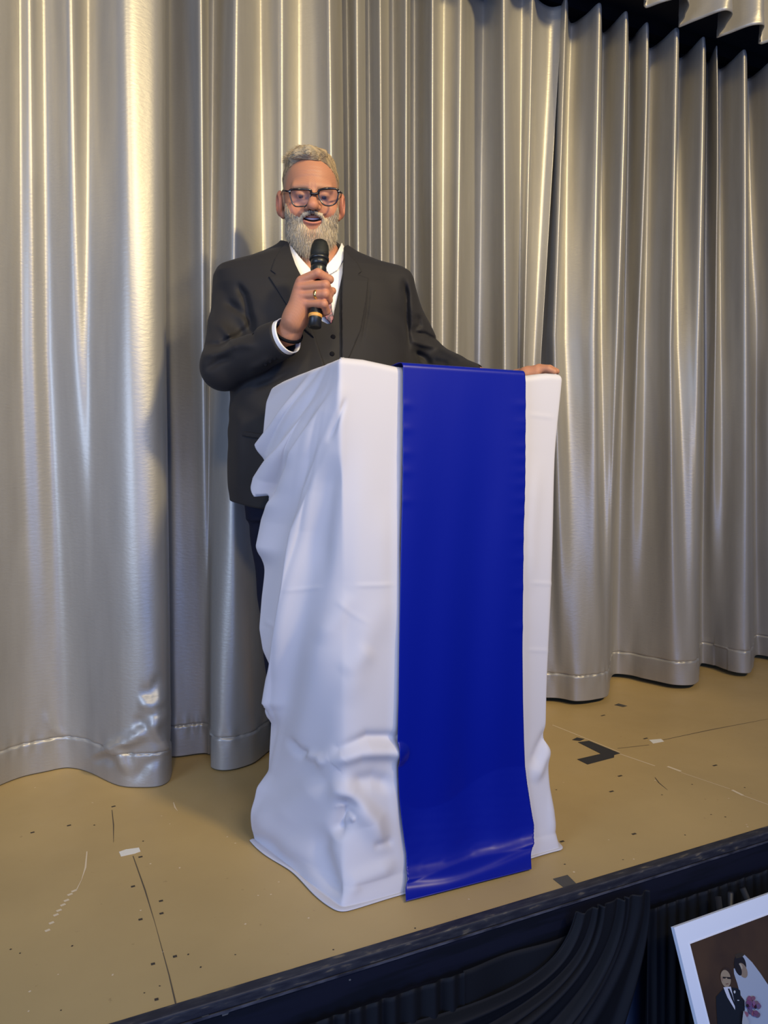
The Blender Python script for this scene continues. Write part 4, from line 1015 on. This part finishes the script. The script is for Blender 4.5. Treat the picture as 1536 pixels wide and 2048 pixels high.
# jacket
OPEN = [(540, 420), (576, 484), (590, 528), (603, 556), (618, 622), (630, 670), (652, 735), (652, 900), (700, 900), (684, 735), (683, 600), (686, 540), (688, 500), (700, 420)]
JL = [  # wrinkles: (line, height, width one side, width other side)
    ([(438, 600), (470, 615), (500, 640), (505, 670)], -.006, 10, 8), ([(470, 560), (490, 590), (502, 640), (506, 690)], -.010, 6, 10), ([(430, 640), (455, 665), (490, 672)], .006, 8, 8),
    ([(405, 690), (440, 690), (480, 668), (505, 650)], -.007, 7, 9), ([(400, 715), (440, 705), (480, 690)], .006, 8, 8), ([(402, 745), (440, 722), (470, 712)], -.006, 7, 7), ([(440, 650), (470, 690), (520, 690)], .005, 9, 9),
    ([(806, 550), (812, 590), (814, 640), (818, 720)], -.012, 6, 6), ([(820, 665), (850, 668), (880, 684)], -.007, 4, 6), ([(818, 680), (850, 690), (880, 695)], .006, 6, 6), ([(820, 700), (850, 715), (868, 735)], -.007, 6, 6),
    ([(835, 625), (838, 650), (820, 670)], -.006, 6, 6), ([(870, 690), (905, 710), (935, 722)], .005, 7, 7), ([(860, 720), (900, 728)], -.005, 6, 6), ([(890, 738), (940, 732), (970, 738)], .004, 6, 6),
    ([(740, 560), (735, 620), (722, 700)], -.0025, 3, 3), ([(480, 800), (474, 900), (476, 1000)], .004, 14, 10), ([(548, 712), (520, 730), (490, 745)], .004, 9, 9), ([(500, 780), (540, 765), (590, 735)], -.005, 7, 7)]
def jacket_parts(P):
    t = body_core(P)-.017
    # padded shoulders
    sh = smin(cap(P, at(468, 560, 2.225), at(560, 528, 2.225), .042, .045), cap(P, at(785, 566, 2.26), at(690, 532, 2.235), .042, .045), .01)
    t = smin(t, sh, .03)
    ar = cap(P, at(473, 572, 2.225), eR, .060, .058); ar = smin(ar, cap(P, eR, at(566, 676, 1.985), .058, .050), .02)
    al = cap(P, at(777, 585, 2.26), eL, .064, .060); al = smin(al, cap(P, eL, at(984, 775, 2.165), .056, .041), .02)
    return t, ar, al
def jacket_sdf(P):
    t, ar, al = jacket_parts(P)
    t = smin(t, cap(P, at(790, 610, 2.27), at(806, 790, 2.27), .05, .05), .03)
    px, py = ppx(P)
    op = poly_sd(px, py, OPEN)/740
    fy = front(P); cut = np.maximum(op, fy-.0)      # negative inside the opening, in front only
    core = body_core(P)
    # a hollow front: open down to the waistcoat
    t = smax(t, -cut, .003)
    nk = cap(P, hw((0, .028, -.11)), neckB, .070, .083)
    t = smax(t, -nk, .004)
    # neckline: collar stands round the back of the neck
    edge = tab(px, [(520, 430), (556, 478), (575, 484), (600, 474), (660, 474), (686, 494), (694, 492), (715, 440)])
    t = smax(t, np.where(fy < .05, (edge-py)/740, P[:, 2]-(TC[2]+1.60)), .003)
    t = smax(t, .86+0.015*np.sin(px*.02)-P[:, 2], .004)
    # sleeves end in cuffs
    dR = (wR-eR)/np.linalg.norm(wR-eR); ar = smax(ar, (P-at(566, 676, 1.985)) @ dR - .004, .003); ar = smax(ar, -cap(P, eR+(wR-eR)*.7, wR+dR*.1, .040, .0445), .003)
    dL = (wL-eL)/np.linalg.norm(wL-eL); al = smax(al, (P-at(984, 775, 2.165)) @ dL - .006, .003); al = smax(al, -cap(P, eL+(wL-eL)*.7, wL+dL*.1, .036, .035), .003)
    d = smin(smin(t, ar, .014), al, .035)
    d = d - 1.25*relief(px, py, JL)*(fy < .12)
    d = d + .0016*np.sin(P[:, 0]*41+P[:, 2]*37+np.sin(P[:, 2]*23)*1.5)*np.sin(P[:, 2]*29-P[:, 1]*31)
    return d
V, Q = nets(jacket_sdf, (0.1, 1.6, 0.80), (1.5, 2.65, 1.70), 0.0033, margin=2.0)
jk = fast('jacket', V, Q, M['suit'], man); print('jacket', len(V))
jcore = lambda P: smin(body_core(P)-.017, smin(cap(P, at(468, 560, 2.225), at(560, 528, 2.225), .042, .045), cap(P, at(785, 566, 2.26), at(690, 532, 2.235), .042, .045), .01), .03)
LAPL = [(575, 484), (560, 500), (549, 518), (541, 541), (552, 549), (537, 553), (556, 583), (578, 618), (604, 655), (628, 676), (622, 640), (606, 560), (591, 529)]
LAPR = [(688, 498), (697, 508), (714, 525), (724, 543), (716, 549), (737, 556), (733, 600), (722, 660), (700, 712), (684, 740), (683, 600), (685, 540)]
leaf('lapel', LAPL, .0045, M['suit'], (0.4, 1.75, 1.25), (0.95, 2.35, 1.70), th=.007, core=jcore, h=.0026, parent=man)
leaf('lapel', LAPR, .0045, M['suit'], (0.5, 1.75, 1.2), (1.15, 2.4, 1.70), th=.007, core=jcore, h=.0026, parent=man)
leaf('pocket_flap', [(484, 862), (560, 872), (560, 884), (484, 872)], .004, M['suit'], (0.3, 1.75, 0.9), (0.9, 2.35, 1.2), th=.006, core=jcore, h=.0026)
def seam(px_pts, dep, r_, m, name='seam'):
    pts = []
    for (x, y) in px_pts:
        d_ = ray(x, y); d_ = d_/np.linalg.norm(d_); ts = np.linspace(1.75, 2.6, 1700); p = C0+ts[:, None]*d_; f_ = jacket_sdf(p); k = np.argmax(f_ < 0); pts.append(p[k]-d_*.001)
    return pts
for (x, y) in ((531, 729), (540, 723), (549, 717)):
    c = seam([(x, y)], 0, 0, None)[0]; d_ = ray(x, y)/np.linalg.norm(ray(x, y))
    lathe('button', c-d_*.003, c+d_*.002, [(0, .002), (.1, .0048), (.7, .0052), (1, .005)], M['suit_dark'], man, 18)
# shirt cuffs
def cuff(name, a, b, r0, r1):
    a = np.array(a); b = np.array(b); n = 40; V = []; Fc = []
    t = (b-a)/np.linalg.norm(b-a); u = np.cross(t, Z); u /= np.linalg.norm(u); w_ = np.cross(t, u)
    prof = [(0, r0), (0.9, r1), (1.0, r1+.0006), (1.0, r1-.002), (0.9, r1-.003), (0, r0-.003)]
    for f_, r_ in prof:
        for j in range(n): th = 2*PI*j/n; V.append(a+(b-a)*f_+r_*(u*math.cos(th)+w_*math.sin(th)))
    for i in range(len(prof)-1):
        for j in range(n): Fc.append((i*n+j, i*n+(j+1) % n, (i+1)*n+(j+1) % n, (i+1)*n+j))
    return raw(name, V, Fc, M['shirt'], man)
dR = (wR-eR)/np.linalg.norm(wR-eR); cR = at(566, 676, 1.985)
cuff('shirt_cuff', cR-dR*.03, cR+dR*.018, .0465, .0455)
dL = (wL-eL)/np.linalg.norm(wL-eL); cL = at(984, 775, 2.165)
cuff('shirt_cuff', cL-dL*.03, cL+dL*.016, .0365, .0355)
# watch strap and ring
def band(name, c, ax_, r_, w_, th, m):
    ax_ = ax_/np.linalg.norm(ax_); u = np.cross(ax_, Z); u /= np.linalg.norm(u); v_ = np.cross(ax_, u); n = 36; V = []; Fc = []
    for (o_, rr) in ((-w_, r_), (-w_, r_+th), (w_, r_+th), (w_, r_)):
        for j in range(n): t = 2*PI*j/n; V.append(c+ax_*o_+rr*(u*math.cos(t)+v_*math.sin(t)))
    for i in range(4):
        for j in range(n): Fc.append((i*n+j, i*n+(j+1) % n, ((i+1) % 4)*n+(j+1) % n, ((i+1) % 4)*n+j))
    return raw(name, V, Fc, m, man)
hd_ = at(590, 632, 1.950)-at(580, 664, 1.978)
band('bracelet', at(577.5, 668, 1.979), hd_, .0335, .004, .003, M['suit_dark'])
ra, rb = FI[2][0][0], FI[2][0][1]; rc = ra+(rb-ra)*.62
band('ring', rc, rb-ra, .0110, .0032, .0016, M['gold'])

# trousers and shoes
hipc = TC.copy()
feet = [at(590, 1600, 2.20)*np.array([1, 1, 0]), at(725, 1600, 2.26)*np.array([1, 1, 0])]
def trous(P):
    d = smax(torso(P+np.array([0, 0, 0.0]))+.010, P[:, 2]-1.02, .004)
    hp_ = [TC+TA @ np.array([-.095, 0, .84]), TC+TA @ np.array([.10, 0, .84])]
    hp_[0][2] = .84; hp_[1][2] = .84
    for hpt, ft in zip(hp_, feet):
        kn = (hpt+ft)/2+F*-.01; kn[2] = .48; an = ft.copy(); an[2] = .07
        d = smin(d, cap(P, hpt, kn, .098, .072), .02); d = smin(d, cap(P, kn, an, .072, .060), .01)
    d = smax(d, .030-P[:, 2], .003)
    return d + .002*np.sin(P[:, 2]*40+P[:, 0]*20)
V, Q = nets(trous, (0.3, 1.75, 0.02), (1.4, 2.6, 1.05), 0.006); fast('trousers', V, Q, M['trouser'], man)
for ft in feet:
    fd = -TA[:, 1]
    def shoe(P, ft=ft):
        d = cap(P, ft+np.array([0, 0, .045])-fd*.05, ft+np.array([0, 0, .038])+fd*.11, .045, .036)
        d = smin(d, cap(P, ft+np.array([0, 0, .05]), ft+np.array([0, 0, .10]), .048, .045), .02)
        return smax(d, .001-P[:, 2], .004)
    V, Q = nets(shoe, ft+np.array([-.2, -.2, -.01]), ft+np.array([.2, .2, .17]), .004); fast('shoe', V, Q, M['shoe'], man)

# ================================================================== MICROPHONE
mic = empty('microphone', MB_); tag(mic, 'black handheld microphone with an orange ring held below the bearded mouth', 'microphone')
ax_ = (MB_-MT); Lm = np.linalg.norm(ax_)
lathe('handle', MT+ax_*.30, MB_, [(0, .0185), (.06, .0200), (.12, .0180), (.35, .0158), (.75, .0148), (.78, .0160), (.99, .0165), (1, .010)], M['mic'], mic)
lathe('head_grille', MT, MT+ax_*.22, [(0, .002), (.03, .010), (.12, .0170), (.35, .0215), (.7, .0232), (1, .0225)], M['mesh'], mic)
lathe('grille_band', MT+ax_*.205, MT+ax_*.245, [(0, .0225), (.1, .0242), (.85, .0242), (1, .022)], M['mic'], mic)
lathe('neck', MT+ax_*.24, MT+ax_*.31, [(0, .0222), (.5, .0205), (1, .0190)], M['mic'], mic)
lathe('colour_ring', MT+ax_*.855, MT+ax_*.895, [(0, .0160), (.1, .0170), (.9, .0170), (1, .016)], M['micring'], mic)

# ================================================================== WEDDING PHOTOGRAPH ON ITS EASEL
PY = 1.24; P0 = onY(1348, 1855, PY); lean = math.radians(22)
EX = np.array([1.0, 0, 0]); ED = np.array([0, -math.sin(lean), -math.cos(lean)]); EN = np.cross(ED, EX); EN = EN if EN[1] < 0 else -EN
def pp(x, y, lift): return onP(x, y, P0+EN*lift, EN)
PW, PH = 0.46, 0.56
ph = empty('wedding_photograph', P0+EX*PW/2+ED*PH); tag(ph, 'wedding photograph in a white mat leaning on an easel below the stage', 'photograph')
M['mat'] = mat('white_mat', (0.86, 0.90, 0.96, 1), 0.55); M['print'] = mat('photo_brown', (0.085, 0.045, 0.020, 1), 0.35, noise=((9, 9, 7), 0.2), col2=(0.040, 0.022, 0.013, 1))
corner = [P0-EN*.010, P0+EX*PW-EN*.010, P0+EX*PW+ED*PH-EN*.010, P0+ED*PH-EN*.010]
prism('mat_board', corner, EN, .010, M['mat'], ph)
i0 = pp(1380, 1888, .0004); off = i0-P0; ix = np.dot(off, EX); iy = np.dot(off, ED)
pr = [P0+EX*ix+ED*iy, P0+EX*(PW-ix)+ED*iy, P0+EX*(PW-ix)+ED*(PH-iy), P0+EX*ix+ED*(PH-iy)]
prism('print', [p+EN*.0001 for p in pr], EN, .0008, M['print'], ph)
prism('bevel', [pr[0]-EX*.003-ED*.003+EN*.0001, pr[1]+EX*.003-ED*.003+EN*.0001, pr[2]+EX*.003+ED*.003+EN*.0001, pr[3]-EX*.003+ED*.003+EN*.0001], EN, .0005, mat('mat_bevel', (.9, .9, .92, 1), .5), ph)
zc = lambda X, Y: (1330+X/7.456, 1780+Y/7.456)
lv = [0]
def ink(name, pts, col, rough=.35):
    lv[0] += 1; P = [pp(*zc(x, y), .0009+lv[0]*.00012) for x, y in pts]
    prism(name, P, EN, .0001, mat('ink_'+name+str(lv[0]), col, rough), ph)
def oval(cx, cy, a, b, rot=0, n=28):
    r_ = math.radians(rot); return [(cx+a*math.cos(t)*math.cos(r_)-b*math.sin(t)*math.sin(r_), cy+a*math.cos(t)*math.sin(r_)+b*math.sin(t)*math.cos(r_)) for t in [2*PI*k/n for k in range(n)]]
ink('printed_veil', [(1140, 960), (1175, 955), (1300, 1080), (1420, 1240), (1540, 1420), (1700, 1700), (1800, 2300), (1180, 2300), (1190, 2050), (1150, 1900), (1180, 1640), (1120, 1560), (1080, 1400), (1030, 1250), (1025, 1170), (1120, 1150)], (.42, .46, .52, 1))
ink('printed_hair', oval(1120, 1110, 88, 150, -12), (.018, .014, .014, 1))
ink('printed_hair', [(1040, 960), (1130, 930), (1190, 960), (1150, 1000), (1060, 1020)], (.05, .035, .02, 1))
ink('printed_face', oval(1160, 1200, 62, 118, -22), (.30, .22, .15, 1))
ink('printed_face', oval(1125, 1140, 26, 46, -20), (.45, .38, .28, 1))
ink('printed_hair', oval(1088, 1170, 44, 112, -22), (.018, .014, .014, 1))
ink('printed_suit', [(870, 1470), (760, 1590), (765, 1750), (800, 2300), (1180, 2300), (1160, 1900), (1190, 1780), (1185, 1650), (1130, 1600), (1120, 1500), (1080, 1465), (985, 1450)], (.012, .014, .018, 1))
ink('printed_hair', oval(915, 1270, 88, 118, -8), (.045, .025, .015, 1))
ink('printed_face', oval(905, 1320, 74, 130, -10), (.36, .27, .17, 1))
ink('printed_ear', oval(846, 1325, 16, 40, -8), (.30, .20, .13, 1))
ink('printed_glasses', [(860, 1292), (985, 1300), (985, 1330), (930, 1325), (925, 1308), (905, 1306), (900, 1322), (862, 1318)], (.03, .022, .018, 1))
ink('printed_mouth', [(905, 1398), (945, 1392), (945, 1402), (908, 1408)], (.15, .05, .04, 1))
ink('printed_shirt', [(870, 1450), (980, 1440), (1040, 1690), (1045, 1790), (930, 1600)], (.66, .67, .72, 1))
ink('printed_tie', [(935, 1470), (960, 1470), (1000, 1560), (1045, 1700), (1045, 1740), (980, 1600)], (.012, .014, .018, 1))
ink('printed_flower', oval(1038, 1520, 14, 22), (.6, .62, .6, 1)); ink('printed_flower', oval(1092, 1645, 16, 8), (.5, .5, .5, 1))
rr = random.Random(3)
for k in range(26):
    ink('printed_bouquet', oval(1310+rr.uniform(-105, 100), 1740+rr.uniform(-130, 130), rr.uniform(24, 48), rr.uniform(20, 42), rr.uniform(0, 90), 8), (rr.uniform(.14, .30), rr.uniform(.06, .12), rr.uniform(.13, .22), 1))
ink('printed_leaf', oval(1230, 1725, 22, 26), (.03, .015, .02, 1)); ink('printed_leaf', oval(1350, 1745, 18, 28), (.03, .012, .02, 1)); ink('printed_glove', [(1170, 1800), (1200, 1860), (1250, 1960), (1240, 2100), (1150, 2080), (1150, 1960)], (.45, .45, .45, 1))
# easel
ez = empty('easel', P0+EX*PW/2+np.array([0, 0, -STAGE_H-P0[2]])); tag(ez, 'black folding easel standing on the hall floor behind the wedding photograph', 'easel')
def bar(name, a, b, w_=.012): return tube(name, [a, b], [w_, w_], M['easel'], ez, 4)
top_ = P0+EX*PW/2-EN*.035-ED*.02
def foot(p, q): # run the line p->q down to the hall floor
    d = q-p; return p+d*((-STAGE_H-p[2])/d[2])
led = P0+ED*(PH+.012)
for s in (.06, PW-.06): bar('leg', top_+EX*(s-PW/2)*.25, foot(top_+EX*(s-PW/2)*.25, P0+EX*s+ED*PH-EN*.032), .010)
pb = top_.copy(); back = np.array([top_[0], FASC_Y-0.07, -STAGE_H]); bar('rear_leg', top_, back, .009)
tube('ledge', [led+EX*.03-EN*.012, led+EX*(PW-.03)-EN*.012], [.012, .012], M['easel'], ez, 4)
